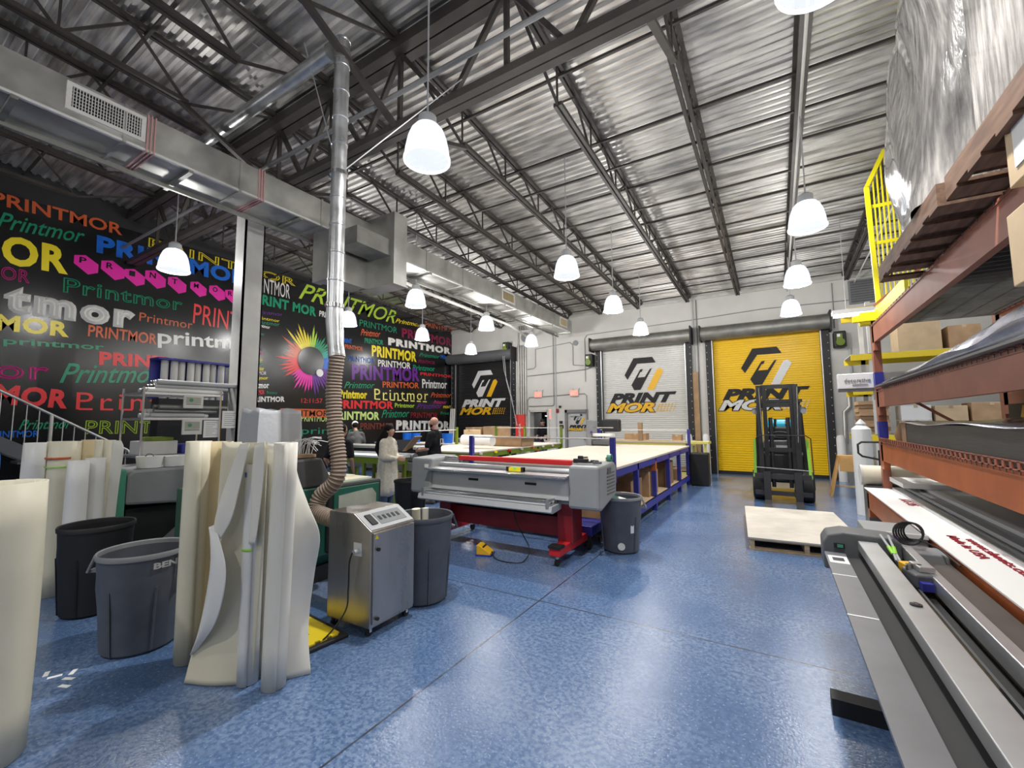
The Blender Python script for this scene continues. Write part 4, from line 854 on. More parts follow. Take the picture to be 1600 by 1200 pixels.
for z, s in ((0, 1), (.12, 1.04), (.3, 1.02), (.45, .98), (.50, .96)):
    r = []
    for k in range(40):
        a = 2*pi*k/40; q = max(abs(cos(a)), abs(sin(a))); w_ = 1+.008*sin(a*5+z*9)
        r.append((.17*cos(a)/q*s*w_, .23*sin(a)/q*s*w_, z+(.015*sin(a*5) if z > .45 else 0)))
    rows.append(r+[r[0]])
m.grid(rows); m.build('bag_film', 'bag_white', t, smooth=True, solid=.003, fix=False)
MB().b(-.14, .14, -.19, .19, .0, .15).build('bag_contents', 'cream_white', t, bevel=.02)
t = thing('cable_bundle', 'tangle of white cable ties and small parts on the dark hood', 'cable ties', (-4.26, 2.76, 1.29))
for k in range(12):
    a = random.uniform(-.5, .5); l = random.uniform(.15, .3)
    MB().tube(spline([(-.02*k/12, -.12+.02*k, 0.0), (random.uniform(-.05, .05), -.06+.03*k*.6, .12+random.uniform(0, .08)), (0, -.02+l*.7+.01*k, .05+random.uniform(0, .16))], 6), .004, 5).build('cable_tie', 'paper', t)
MB().b(-.1, .05, -.12, .12, -.001, .03).build('parts_tray', 'kraft', t)
# white tub, green box, boxes left of the column
t = thing('white_tub', 'white plastic tub with lid handle on the grey hood', 'tub', (-6.15, 2.10, 1.155))
MB().lathe([(.001, 0), (.11, 0), (.125, .13), (.12, .13), (.105, .01), (.001, .01)], n=26).build('tub', 'white', t, smooth=True); MB().tube(spline([(-.12, 0, .12), (-.06, 0, .15), (.06, 0, .15), (.12, 0, .12)], 6), .004, 6).build('handle', 'black', t)
t2 = MB().lathe([(.001, 0), (.10, 0), (.11, .12), (.105, .12), (.095, .01), (.001, .01)], n=26).build('white_tub', 'white', None, smooth=True); t2.location = (-6.13, 2.33, 1.155); tag(t2, 'second white tub, right of the one with a handle', 'tub')

# ---------------- wire shelving ----------------
SX0, SX1, SY0, SY1 = -7.75, -7.05, 2.30, 3.22
t = thing('wire_shelving', 'chrome wire shelving rack with film rolls before the mural', 'shelving', ((SX0+SX1)/2, (SY0+SY1)/2, 0))
for x in (SX0, SX1):
    for y in (SY0, SY1): MB().tube([(x, y, 0), (x, y, 2.14)], .013, 10).build('post', 'chrome', t, world=True)
SL = (2.06, 1.72, 1.22, .85, .3)
for z in SL:
    m = MB()
    for x in (SX0, SX1): m.bar((x, SY0, z), (x, SY1, z), .012, .03)
    for y in (SY0, SY1): m.bar((SX0, y, z), (SX1, y, z), .012, .03)
    for k in range(1, 22): yk = SY0+(SY1-SY0)*k/22; m.bar((SX0, yk, z+.012), (SX1, yk, z+.012), .005)
    m.build('wire_shelf', 'alu', t, world=True)
def film_rolls(z, n, seed, lab, y0=SY0+.04, y1=SY1-.1):
    rnd = random.Random(seed); r = .032
    for k in range(n):
        lay = k//5; row = k % 5
        x = SX1-.05-row*.075-(.035 if lay % 2 else 0); zz = z+.014+r+lay*.058
        a, b_ = y0+rnd.uniform(0, .06)+lay*.05, y1-rnd.uniform(0, .10)+lay*.12*rnd.random()
        o = MB().tube([(0, a, 0), (0, b_, 0)], r, 14).cyl((0, b_, 0), r*.55, .012, 12, 'y').build('film_roll', rnd.choice(['light_grey', 'offwhite', 'cream_white', 'galv_dark']), loc=(0, 0, 0), smooth=True)
        o.location = (x, 0, zz)
        tag(o, lab, 'film roll', lab)
film_rolls(2.06, 15, 1, 'grey film rolls piled on the top wire shelf', y1=SY1+.12)
film_rolls(1.72, 13, 2, 'grey film rolls piled on the second wire shelf')
for z, lab in ((1.93, 'label card'), (1.50, 'label card')): pass
def label_box(x, y0, y1, z0, z1, lab):
    t = thing('label_placard', lab, 'placard', (x, (y0+y1)/2, z0))
    MB().b(x-.02, x, y0, y1, z0, z1).build('card', 'offwhite', t, world=True); h = z1-z0
    MB().b(x, x+.002, y0+.03, y1-.03, z0+h*.38, z1-h*.15).build('green_band', 'teal_green' if 0 else 'beige_reflection_label', t, world=True)
    MB().b(x, x+.003, y0+.03, y1-.03, z0+h*.28, z0+h*.32).build('black_line', 'near_black', t, world=True)
    MB().cyl((x+.002, y0+.09, z0+h*.62), .025, .002, 16, 'x').build('emblem', 'teal_green', t, world=True)
label_box(SX1+.03, 2.74, 2.98, 1.87, 2.05, 'white label card hanging under the top wire shelf')
label_box(SX1+.03, 2.74, 2.98, 1.50, 1.71, 'white label card hanging under the second wire shelf')
for i, (y0, y1, z0, z1) in enumerate(((3.26, 3.50, 1.58, 1.84), (3.02, 3.24, 1.45, 1.70))):
    t = thing('notice_sheet', ['larger', 'smaller'][i]+' printed white notice sheet beside the wire shelving', 'notice', (SX1-.02, y0, z0))
    MB().b(SX1-.02, SX1-.015, y0, y1, z0, z1).build('page', 'paper', t, world=True)
    m = MB()
    for k in range(7): m.b(SX1-.015, SX1-.013, y0+.03, y1-.04-(k % 3)*.03, z1-.04-k*.03, z1-.034-k*.03)
    m.build('print_lines', 'grey', t, world=True)
for i in range(8):
    o = MB().cyl((0, 0, 0), .05, .62, 16).build('film_roll', 'offwhite', None, smooth=True); o.location = (-8.3+.04*(i % 2), 2.95+i*.115, 2.12 if 0 else 2.05)
    tag(o, 'upright pale roll in the row behind the wire shelving', 'film roll', 'upright pale rolls behind the wire shelving')
t = thing('roll_cabinet', 'dark cabinet carrying upright pale rolls behind the wire shelving', 'cabinet', (-8.3, 3.35, 0))
MB().b(-8.42, -8.15, 2.85, 3.9, 0, 2.05).build('cabinet_body', 'near_black', t, world=True); MB().b(-8.45, -8.12, 2.8, 3.95, 2.66, 2.69).b(-8.44, -8.42, 2.8, 3.9, 2.05, 2.69).build('reflection_frame', 'blue', t, world=True)  # the frame's blue stands in for a purple-blue reflection
for i, (n_, x0, x1, y0, y1, z0, z1, c, lab) in enumerate((('storage_box', -7.6, -7.15, 2.36, 2.75, 1.235, 1.42, 'offwhite', 'white box on the third wire shelf at left'), ('storage_box', -7.6, -7.15, 2.80, 3.12, 1.235, 1.36, 'blue', 'blue box on the third wire shelf at right'), ('storage_box', -7.55, -7.15, 2.45, 2.7, 1.42, 1.47, 'lime', 'small lime green packet on the white box'), ('storage_box', -7.6, -7.1, 2.36, 3.1, .865, 1.05, 'teal_green', 'long green crate on the low wire shelf'))):
    o = MB().b(x0, x1, y0, y1, z0, z1).build(n_, c, loc=((x0+x1)/2, (y0+y1)/2, z0), bevel=.01); tag(o, lab, 'box')

# ---------------- stair and railing ----------------
t = thing('stair', 'grey metal stair with railing descending along the mural', 'stair', (-11.3, 1.5, 0))
def rz_(y): return 2.235-(y-1.70)*.631
m = MB()
for x in (-11.75, -11.2): m.bar((x, -2.2, rz_(-2.2)-.95), (x, 3.9, max(0.02, rz_(3.9)-.83)), .04, .22)
m.build('stringer', 'dark_grey', t, world=True)
for x in (-11.2,):
    m = MB().tube([(x, -2.2, rz_(-2.2)), (x, 3.45, rz_(3.45)), (x, 3.5, rz_(3.5)-.06)], .024, 10); m.build('handrail', 'galv', t, smooth=True, world=True)
y = -2.0; i = 0
while y < 3.5:
    w_ = .03 if i % 6 == 4 else .008
    MB().tube([(-11.2, y, rz_(y)-.92), (-11.2, y, rz_(y))], w_, 8).build('baluster' if w_ < .02 else 'newel_post', 'galv', t, world=True); y += .155; i += 1
m = MB()
for k in range(16): yk = 3.6-k*.37; m.b(-11.73, -11.22, yk-.14, yk+.14, max(.02, rz_(yk)-1.0), max(.05, rz_(yk)-.96))
m.build('treads', 'dark_grey', t, world=True)
# small white parcel and blue hose at far left
t = thing('packing_bench', 'low bench with white parcels behind the nearest roll', 'bench', (-7.0, .8, 0))
MB().b(-7.9, -6.5, .45, 1.05, 1.02, 1.06).build('bench_top', 'offwhite', t, world=True)
for x in (-7.8, -6.6):
    for y in (.5, 1.0): MB().b(x-.02, x+.02, y-.02, y+.02, 0, 1.02).build('leg', 'grey', t, world=True)
o = MB().b(-7.6, -6.9, .6, .95, 1.06, 1.30).build('parcel', 'offwhite', loc=(-7.2, .8, 1.06), bevel=.03); tag(o, 'white parcel on the bench at the far left', 'parcel')
o = MB().b(-6.88, -6.6, .62, .9, 1.06, 1.16).build('parcel', 'pink', loc=(-6.7, .8, 1.06), bevel=.03); tag(o, 'pinkish flat parcel at the far left behind the nearest roll', 'parcel')
o = MB().tube(spline([(-7.7, .75, 1.31), (-7.3, .85, 1.40), (-6.95, 1.0, 1.42), (-6.8, 1.05, 1.36), (-6.75, 1.05, 1.06)], 8), .025, 10).build('blue_hose', 'm_bl', loc=(-7.3, .8, 1.3), smooth=True); tag(o, 'pale blue hose looping over the parcel at far left', 'hose')

# ---------------- laminator ----------------
LY = 4.72
t = thing('laminator', 'wide grey roll laminator on a dark red stand with a red top bar', 'laminator', (-3.15, 5.0, 0))
def endblock(x0, x1, name, big):
    m = MB(); m.prism([(LY, .64), (LY+.10, .62), (LY+.62, .74), (LY+.66, 1.08), (LY+.58, 1.15), (LY+.02, 1.13)], x0, x1, 'x'); return m.build(name, 'machine_grey', t, bevel=.03, world=True)
eb = endblock(-4.64, -4.24, 'end_housing', 0); MB().b(-4.36, -4.29, LY-.006, LY, 1.0, 1.05).build('rating_plate', 'paper', eb, world=True)
eb = endblock(-2.12, -1.74, 'end_housing', 1)
m = MB()
for k in range(7): m.b(-1.742, -1.735, LY+.28, LY+.56, .78+k*.04, .795+k*.04)
m.build('vent_slots', 'dark_grey', eb, world=True)
MB().b(-1.742, -1.733, LY+.3, LY+.42, 1.02, 1.09).build('socket', 'dark_grey', eb, world=True)
m = MB().prism([(LY+.02, .72), (LY+.06, .72), (LY+.10, .99), (LY+.06, .99)], -4.24, -2.12, 'x'); o = m.build('front_panel', 'light_grey', t, world=True)
MB().b(-3.60, -3.44, LY+.035, LY+.05, .865, .895).build('panel_slot', 'void', o, world=True); MB().b(-2.72, -2.56, LY+.035, LY+.05, .865, .895).build('panel_slot', 'void', o, world=True)
MB().prism([(LY-.06, 1.00), (LY+.10, 1.015), (LY+.10, .99), (LY-.06, .985)], -4.28, -2.12, 'x').build('feed_table', 'alu', t, world=True)
MB().tube([(-4.28, LY-.07, .99), (-2.12, LY-.07, .99)], .016, 12).build('front_roller', 'chrome', t, smooth=True, world=True)
MB().tube([(-4.24, LY+.22, 1.03), (-2.12, LY+.22, 1.03)], .04, 20).build('pressure_roller', 'alu', t, smooth=True, world=True)
MB().b(-3.97, -2.19, LY+.28, LY+.36, 1.10, 1.165).build('red_bar', 'red', t, bevel=.012, world=True)
MB().tube([(-4.24, LY+.32, 1.12), (-2.12, LY+.32, 1.12)], .025, 14).build('silver_roller', 'chrome', t, smooth=True, world=True)
MB().tube([(-4.24, LY+.45, .98), (-2.12, LY+.45, .98)], .045, 18).build('rear_roller', 'm_pu', t, smooth=True, world=True)
MB().b(-4.24, -2.12, LY+.1, LY+.6, .66, .70).build('chassis', 'grey', t, world=True)
m = MB().prism([(LY-.16, .60), (LY-.13, .58), (LY+.12, .60), (LY+.12, .67), (LY-.14, .66)], -4.34, -2.26, 'x'); m.build('lower_tray', 'light_grey', t, world=True)
for dy, z in ((-.12, .70), (-.02, .70)): MB().tube([(-4.30, LY+dy, z), (-2.28, LY+dy, z)], .014, 10).build('tray_roller', 'chrome', t, smooth=True, world=True)
for x in (-4.26, -2.32): MB().b(x-.02, x+.02, LY-.15, LY+.1, .62, .74).build('tray_bracket', 'alu', t, world=True)
for x in (-4.08, -2.22):
    l = MB().b(x-.10, x+.10, LY+.12, LY+.42, .20, .66); l.build('leg', 'dark_red', t, bevel=.01, world=True)
    f = MB().prism([(LY-.18, .12), (LY-.18, .20), (LY-.10, .22), (LY+.80, .22), (LY+.86, .20), (LY+.86, .12)], x-.07, x+.07, 'x'); fo = f.build('foot', 'red', t, bevel=.01, world=True)
    MB().b(x-.075, x+.075, LY-.19, LY-.05, .205, .235).build('foot_cap', 'black', fo, world=True)
    for y in (LY-.1, LY+.78):
        c = MB().cyl((x-.02, y, .04), .04, .04, 16, 'x'); c.build('castor', 'rubber', t, smooth=True, world=True)
        MB().cyl((x, y, .05), .02, .08, 10).build('levelling_foot', 'chrome', t, world=True)
MB().b(-3.98, -2.32, LY+.24, LY+.30, .24, .50).b(-3.98, -2.32, LY+.24, LY+.40, .47, .50).build('cross_beam', 'dark_red', t, world=True)
o = t = thing('spirit_level', 'yellow and black level lying on the laminator feed table', 'level', (-2.88, LY+.08, 1.016))
MB().b(-.13, .13, -.02, .02, 0, .05).build('body', 'm_ye', t); MB().b(-.13, -.09, -.022, .022, -.001, .055).b(.09, .13, -.022, .022, -.001, .055).build('end_cap', 'black', t); MB().b(-.02, .02, -.023, .023, .02, .052).build('vial', 'lime_bright', t)
for i, (x, y, a, n_, c, dims) in enumerate(((-2.03, 4.92, .2, 'tape_gun', 'black', (.09, .03, .05)), (-1.9, 4.98, 1.0, 'utility_knife', 'near_black', (.08, .02, .02)), (-1.82, 4.9, -.3, 'utility_knife', 'dark_grey', (.06, .02, .025)))):
    o = MB().b(-dims[0], dims[0], -dims[1], dims[1], 0, dims[2]).b(-dims[0]*.4, dims[0]*.3, -dims[1]*.8, dims[1]*.8, 0, dims[2]*1.7).build(n_, c, None, bevel=.008); o.location = (x, y, 1.15); o.rotation_euler = (0, 0, a)
    tag(o, ['black tape gun on the right housing of the laminator', 'black hand tool on the laminator housing, near its middle', 'dark grey hand tool on the laminator housing, near its edge'][i], 'hand tool')
t = thing('tape_roll', 'green tape dispenser at the right rear edge of the laminator housing', 'tape', (-1.82, 5.28, 1.19))
MB().tube([(0, 0, .0), (.05, 0, .0)], .05, 20).build('tape', 'teal_green', t); MB().tube([(-.004, 0, 0), (.054, 0, 0)], .02, 14).build('core', 'green', t)
for x, y, lab in ((-2.05, 6.2, 'left small dark can standing on the blue table edge'), (-2.0+.28-.05, 6.2, 'x')):
    pass
for i, (x, y) in enumerate(((-2.50, 6.25), (-2.14, 6.22))):
    t = thing('tin_can', ['left', 'right'][i]+' small dark tin standing on the near edge of the blue table', 'tin', (x, y, 1.0))
    MB().lathe([(.001, 0), (.035, 0), (.035, .11), (.001, .11)], n=20).build('can', 'near_black', t, smooth=True); MB().lathe([(.0355, .05), (.0355, .10)], n=20).build('label_band', 'kraft_light', t, smooth=True, fix=False)
# foot pedal
t = thing('foot_pedal', 'yellow foot pedal switch on the floor beneath the laminator', 'pedal', (-3.18, 4.55, 0), .3)
m = MB(); m.prism([(-.09, 0), (.09, 0), (.09, .04), (-.05, .13), (-.09, .13)], -.08, .08, 'y'); m.build('housing', 'logo_yellow', t, bevel=.01)
MB().b(-.10, .10, -.09, .09, 0, .02).build('base', 'blue', t); MB().b(-.095, .0, -.07, .07, .025, .11).build('treadle', 'near_black', t)
o = MB().tube(spline([(-3.08, 4.55, .05), (-2.95, 4.45, .01), (-2.75, 4.42, .01), (-2.62, 4.52, .01), (-2.66, 4.75, .1), (-2.9, 4.86, .35), (-3.0, 4.9, .60)], 10), .007, 6).build('pedal_cord', 'rubber', loc=(-3.0, 4.5, 0), smooth=True); tag(o, 'thin black cord from the foot pedal up to the laminator', 'cord')

# ---------------- work tables ----------------
def table(name, lab, x0, x1, y0, y1, zt, leg, legm, ny, posts, nxs=2, shelf=.22, skip=()):
    t = thing(name, lab, 'table', ((x0+x1)/2, (y0+y1)/2, 0))
    MB().b(x0-.01, x1+.01, y0-.01, y1+.01, zt-.035, zt).build('tabletop', 'tabletop', t, bevel=.004, world=True)
    MB().b(x0, x1, y0, y0+.05, zt-.14, zt-.035).b(x0, x1, y1-.05, y1, zt-.14, zt-.035).b(x0, x0+.05, y0, y1, zt-.14, zt-.035).b(x1-.05, x1, y0, y1, zt-.14, zt-.035).build('apron', legm, t, world=True)
    for k in range(ny):
        y = y0+.04+(y1-y0-.08)*k/(ny-1)
        for x in ((x0+.04, x1-.04) if nxs == 2 else (x0+.04, (x0+x1)/2, x1-.04)):
            o = MB().b(x-.04, x+.04, y-.04, y+.04, 0, zt-.04).build('leg', legm, t, bevel=.004, world=True)
            if k == 2 and x > x1-.1: MB().b(x-.042, x+.042, y-.042, y+.042, zt-.28, zt-.10).build('orange_sleeve', 'orange', o, world=True)
    MB().b(x0, x1, y0, y1, shelf, shelf+.03).build('lower_shelf', 'kraft_light', t, world=True)
    MB().b(x0-.01, x1+.01, y0, y0+.04, shelf-.08, shelf+.03).b(x1-.03, x1+.01, y0, y1, shelf-.08, shelf+.03).b(x0-.01, x0+.03, y0, y1, shelf-.08, shelf+.03).build('shelf_rail', legm, t, world=True)
    return t
BX0, BX1, BY0, BY1 = -4.38, -1.95, 5.90, 12.0
t = table('blue_table', 'very long work table on a blue steel frame with cardboard beneath', BX0, BX1, BY0, BY1, 1.0, .08, 'blue', 6, None)
for x in (BX0, BX1):
    for y in (BY0-.02, BY1+.02): MB().b(x-.035, x+.035, y-.03, y+.03, .80, 1.42).build('side_post', 'blue', t, world=True)
for y in (BY0-.02, BY1+.02): MB().tube([(BX0, y, 1.40), (BX1, y, 1.40)], .010, 8).build('paper_rod', 'offwhite', t, world=True)
GX0, GX1, GY0, GY1 = -8.0, -5.62, 7.6, 12.1
t = table('green_table', 'long work table on a lime green frame left of the blue table', GX0, GX1, GY0, GY1, 1.0, .08, 'lime', 4, None)
for x, y in ((GX0, 10.0), (GX0, 12.1), (GX1, 12.1), (-6.9, 12.1)): MB().b(x-.035, x+.035, y-.03, y+.03, .85, 1.50).build('side_post', 'lime', t, world=True)
MB().tube([(GX0, 12.1, 1.45), (GX1, 12.1, 1.45)], .01, 8).tube([(GX0, 7.6, 1.42), (GX0, 10, 1.42)], .012, 8).build('paper_rod', 'offwhite', t, world=True)
for k in range(7):
    o = MB().b(GX1-.02, GX1+.03, 0, .06, 0, .05).build('clip', ['offwhite', 'm_ye', 'red', 'offwhite', 'm_or', 'offwhite', 'offwhite'][k], None); o.location = (.03, 7.8+k*.6, .93); tag(o, 'small '+['white', 'yellow', 'red', 'white', 'orange', 'white', 'white'][k]+' clip on the lime table edge, '+['nearest', 'second', 'third', 'fourth', 'fifth', 'sixth', 'farthest'][k]+' of the row', 'clip')
# cartons
def carton(x0, x1, y0, y1, z0, z1, lab, m='kraft', open_=False, name='cardboard_box', tape=True):
    cx, cy = (x0+x1)/2, (y0+y1)/2
    t = thing(name, lab, 'box', (cx, cy, z0))
    if open_:
        w_ = .008; MB().b(x0, x1, y0, y0+w_, z0, z1).b(x0, x1, y1-w_, y1, z0, z1).b(x0, x0+w_, y0, y1, z0, z1).b(x1-w_, x1, y0, y1, z0, z1).b(x0, x1, y0, y1, z0, z0+w_).build('box_body', m, t, world=True)
        MB().bar((cx, y0, z1), (cx, y0-.12, z1+.05), x1-x0, .006).build('flap', 'kraft_light', t, world=True); MB().bar((x1, cy, z1), (x1+.12, cy, z1+.04), y1-y0, .006).build('flap', 'kraft_light', t, world=True)
    else:
        MB().b(x0, x1, y0, y1, z0, z1).build('box_body', m, t, bevel=.006, world=True)
        if tape: MB().b(cx-.03, cx+.03, y0-.002, y1+.002, z1-.05, z1+.002).build('packing_tape', 'kraft_light' if m != 'kraft_light' else 'kraft', t, world=True)
    return t
carton(-6.62, -5.66, 9.75, 10.4, 1.0, 1.22, 'open cardboard box on the lime green table', open_=True)
carton(-9.9, -9.2, 12.9, 13.5, 1.05, 1.45, 'kraft box left of two on the far bench before the black door')
carton(-9.1, -8.3, 12.9, 13.5, 1.05, 1.48, 'kraft box right of two on the far bench before the black door')
t = table('packing_table', 'far packing table with boxes in front of the black roll-up door', -10.2, -7.9, 12.7, 13.7, 1.05, .08, 'grey', 2, None)
t = table('far_table', 'beige topped far table in front of the white roll-up door', -5.0, -2.1, 12.9, 14.2, 1.05, .08, 'm_yl', 2, None)
carton(-4.0, -3.35, 13.2, 13.6, 1.05, 1.27, 'open box on the far table before the white door', m='kraft')
carton(-2.6, -2.35, 13.2, 13.5, 1.05, 1.24, 'small square kraft box at the right end of the far table')
o = MB().b(-.06, .06, -.06, .06, 0, .55).build('cardboard_tube', 'kraft', None); o.location = (-3.45, 12.98, 1.05); tag(o, 'upright cardboard post standing on the far table', 'cardboard')
o = MB().b(-4.9, -3.6, 12.95, 13.2, 0, .03).b(-3.6, -2.2, 12.95, 13.2, 0, .03).build('cardboard_strip', 'kraft_light', None); o.location = (0, 0, 1.05); tag(o, 'flat cardboard sheets along the near edge of the far table', 'cardboard')
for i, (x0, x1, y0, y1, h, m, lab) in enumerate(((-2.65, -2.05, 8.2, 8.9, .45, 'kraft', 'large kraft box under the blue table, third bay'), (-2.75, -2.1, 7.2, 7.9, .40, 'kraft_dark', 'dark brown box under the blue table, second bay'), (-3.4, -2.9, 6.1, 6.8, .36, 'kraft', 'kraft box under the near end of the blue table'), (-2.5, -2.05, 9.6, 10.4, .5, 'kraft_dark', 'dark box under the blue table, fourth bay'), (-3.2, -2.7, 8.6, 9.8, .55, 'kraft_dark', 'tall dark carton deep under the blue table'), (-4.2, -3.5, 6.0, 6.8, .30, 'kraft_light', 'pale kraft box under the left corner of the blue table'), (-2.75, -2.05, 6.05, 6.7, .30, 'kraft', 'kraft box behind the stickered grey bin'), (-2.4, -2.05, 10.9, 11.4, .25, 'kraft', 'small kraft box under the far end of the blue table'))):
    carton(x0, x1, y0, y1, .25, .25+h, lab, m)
t = thing('blue_dolly', 'low blue steel frame jutting from under the near end of the blue table', 'frame', (-2.3, 5.7, 0))
MB().b(-2.55, -2.08, 5.35, 5.85, .18, .30).build('deck', 'blue', t, bevel=.01, world=True)
for x in (-2.5, -2.13):
    for y in (5.4, 5.8): MB().cyl((x-.015, y, .05), .05, .03, 14, 'x').b(x-.02, x+.02, y-.02, y+.02, .05, .18).build('castor', 'rubber', t, world=True)
# press on the table by the white door
t = thing('heat_press', 'grey and black press machine on the far end of the blue table', 'press', (-4.0, 11.2, 1.0))
MB().b(-.35, -.22, -.25, .25, 0, .68).build('side_plate', 'grey', t, bevel=.02); MB().b(-.2, .25, -.22, .2, .02, .14).build('base', 'dark_grey', t, bevel=.02)
MB().b(-.2, .3, -.2, .2, .24, .32).build('upper_platen', 'white', t, bevel=.02); MB().b(-.05, .45, .1, .3, .36, .70).build('motor_box', 'near_black', t, bevel=.05)
MB().tube([(-.22, -.1, .48), (.35, -.1, .48)], .015, 8).build('roller', 'chrome', t); MB().cyl((-.2, -.27, .36), .03, .05, 14, 'y').build('knob', 'm_pu', t)
# cart at the right end of the far table
t = thing('hand_cart', 'small pale yellow cart on castors beside the white roll-up door', 'cart', (-1.9, 13.2, 0))
MB().b(-.2, .25, -.3, .3, .25, .30).build('deck', 'm_yl', t); MB().b(-.2, -.14, -.3, -.24, .3, 1.02).b(.19, .25, -.3, -.24, .3, 1.02).build('uprights', 'm_yl', t); MB().b(-.24, .3, -.33, .3, 1.0, 1.06).build('top', 'm_yl', t)
for x, y in ((-.12, -.22), (.17, -.22), (-.12, .22), (.17, .22)): MB().cyl((x-.02, y, .10), .10, .04, 18, 'x').b(x-.02, x+.02, y-.02, y+.02, .1, .26).build('castor', 'rubber', t)
# bits on the green table
t = thing('tape_dispenser', 'white tape dispenser standing on the lime green table', 'tape dispenser', (-6.9, 9.9, 1.0)); MB().b(-.12, .12, -.08, .08, 0, .08).build('base', 'white', t, bevel=.02); MB().tube([(-.03, -.03, .14), (-.03, .03, .14)], .08, 20).build('reel', 'm_lw', t)
t = thing('wire_caddy', 'white wire coil ornament near the right end of the lime table', 'wire coil', (-5.9, 11.7, 1.0))
m = MB()
for k in range(3): m.tube([(.12*cos(a/8*2*pi)*(1-k*.2), 0, .14+.12*sin(a/8*2*pi)*(1-k*.2)) for a in range(9)], .008, 6)
m.build('coil', 'chrome', t); MB().b(-.12, .12, -.04, .04, 0, .02).build('base', 'white', t)

# wide printer behind the people
t = thing('wide_printer', 'long low grey roll printer behind the two talking people', 'printer', (-7.9, 7.0, 0))
PX0, PX1, PY0 = -9.3, -6.6, 6.80
MB().b(PX0, PX1, PY0, PY0+.55, .62, .80).build('lower_body', 'light_grey', t, bevel=.02, world=True)
MB().tube([(PX0, PY0+.05, .90), (PX1, PY0+.05, .90)], .09, 24).build('front_cylinder', 'grey', t, smooth=True, world=True)
MB().b(PX0, PX1, PY0+.1, PY0+.55, .80, 1.06).build('upper_cover', 'near_black', t, bevel=.03, world=True)
MB().b(PX0, PX1, PY0+.05, PY0+.5, 1.06, 1.13).build('top_cover', 'galv', t, bevel=.02, world=True)
for x in (PX0+.3, PX1-.3): MB().b(x-.05, x+.05, PY0+.1, PY0+.5, 0, .62).build('leg', 'lime', t, world=True)
o = MB().b(-8.6, -6.5, 6.2, 6.6, .0, .04).build('panel_board', 'white', None, bevel=.004); 
o.location = (0, 0, .93); 
t = thing('side_table', 'white topped side table on a green frame behind the woman', 'table', (-7.5, 6.4, 0))
o.parent = t; o.location = (7.5, -6.4, .93); o.name = 'tabletop'
MB().b(-8.55, -6.55, 6.22, 6.58, .80, .93).build('apron', 'lime', t, world=True)
for x in (-8.5, -7.5, -6.6):
    for y in (6.26, 6.54): MB().b(x-.03, x+.03, y-.03, y+.03, 0, .8).build('leg', 'lime', t, world=True)
MB().b(-8.55, -6.55, 6.2, 6.6, .28, .31).build('shelf', 'kraft', t, world=True)
carton(-7.1, -6.65, 6.22, 6.55, .31, .62, 'kraft box on the side table shelf behind the woman', m='kraft_light')
for i, x in enumerate((-6.75, -6.2)):
    o = MB().tube([(x-.0, 8.7, 1.2), (x+.9 if i == 0 else x+.3, 8.7, 1.2)], .13, 22).build('paper_roll', 'white', loc=(x, 8.3, 1.0), smooth=True) if i == 0 else None
    if o: tag(o, 'thick white paper roll lying on the lime table behind the man in black', 'roll')
carton(-7.9, -7.5, 10.2, 10.5, 1.0, 1.42, 'narrow upright kraft box behind the man near the mural', m='kraft_light')
for i, x in enumerate((-10.4, -10.0, -9.0, -8.65)):
    o = MB().lathe([(.001, 0), (.13, 0), (.15, .30), (.14, .30), (.12, .02), (.001, .02)], n=18).build('blue_bucket', 'm_bl', None, smooth=True); o.location = (x, 10.4, 1.0); tag(o, 'blue bucket on the bench before the mural, '+['leftmost', 'second from left', 'third from left', 'rightmost'][i], 'bucket')
t = table('mural_bench', 'long bench with blue buckets along the colourful mural', -11.6, -8.4, 10.1, 10.8, 1.0, .08, 'grey', 3, None)
for i in range(3):
    o = MB().tube([(-11.3+i*.1, 13.6, .02), (-11.75+i*.09, 14.3, 2.2)], .035, 10).build('leaning_pole', 'offwhite', loc=(-11.5, 14, 0), smooth=True); tag(o, 'white pole leaning by the black roll-up door, '+['leftmost', 'middle', 'rightmost'][i]+' of three', 'pole')

# ---------------- forklift ----------------
FX, FY = .06, 10.3
t = thing('forklift', 'black and lime green forklift with raised mast facing the camera', 'forklift', (FX, FY, 0))
for s in (-1, 1):
    MB().b(s*.34-.045 if s < 0 else .255, s*.34+.0+.04 if s < 0 else .345, -.06, .10, .12, 2.36).build('mast_channel', 'near_black', t)
    MB().b(s*.235-.042, s*.235+.03, -.02, .08, .12, 2.36).build('inner_channel', 'black', t)
    MB().tube([(s*.15, .04, .3), (s*.15, .04, 1.7)], .036, 10).build('hydraulic_ram', 'near_black', t)
    MB().tube([(s*.30, -.07, 1.2), (s*.33, -.07, 2.30)], .01, 6).build('hose', 'chrome', t)
    MB().bar((s*.40, .05, 1.85), (s*.46, .5, 1.85), .06, .10).build('work_light_arm', 'dark_grey', t)
    MB().cyl((s*.42, -.02, 1.82), .05, .06, 16, 'y').build('work_light', 'grey', t)
    MB().bar((s*.43, .35, .55), (s*.38, .45, 1.95), .06).build('cab_pillar', 'near_black', t)
    MB().b(s*.42-.09, s*.42+.09, .1, .9, .46, .54).build('fender', 'lime_bright', t, bevel=.02)
    MB().bar((s*.48, .2, .5), (s*.46, .28, 1.25), .05).build('green_pillar', 'lime_bright', t)
    w_ = MB().cyl((s*.42-.11, .35, .30), .30, .22, 26, 'x'); w_.build('front_wheel', 'rubber', t, smooth=True, bevel=.02)
    MB().cyl((s*.42-.09, 1.75, .24), .24, .18, 24, 'x').build('rear_wheel', 'rubber', t, smooth=True)
    fk = MB().b(s*.26-.06, s*.26+.06, -.20, -.15, .03, .62).b(s*.26-.06, s*.26+.06, -1.15, -.15, .03, .07).build('fork', 'charcoal', t)
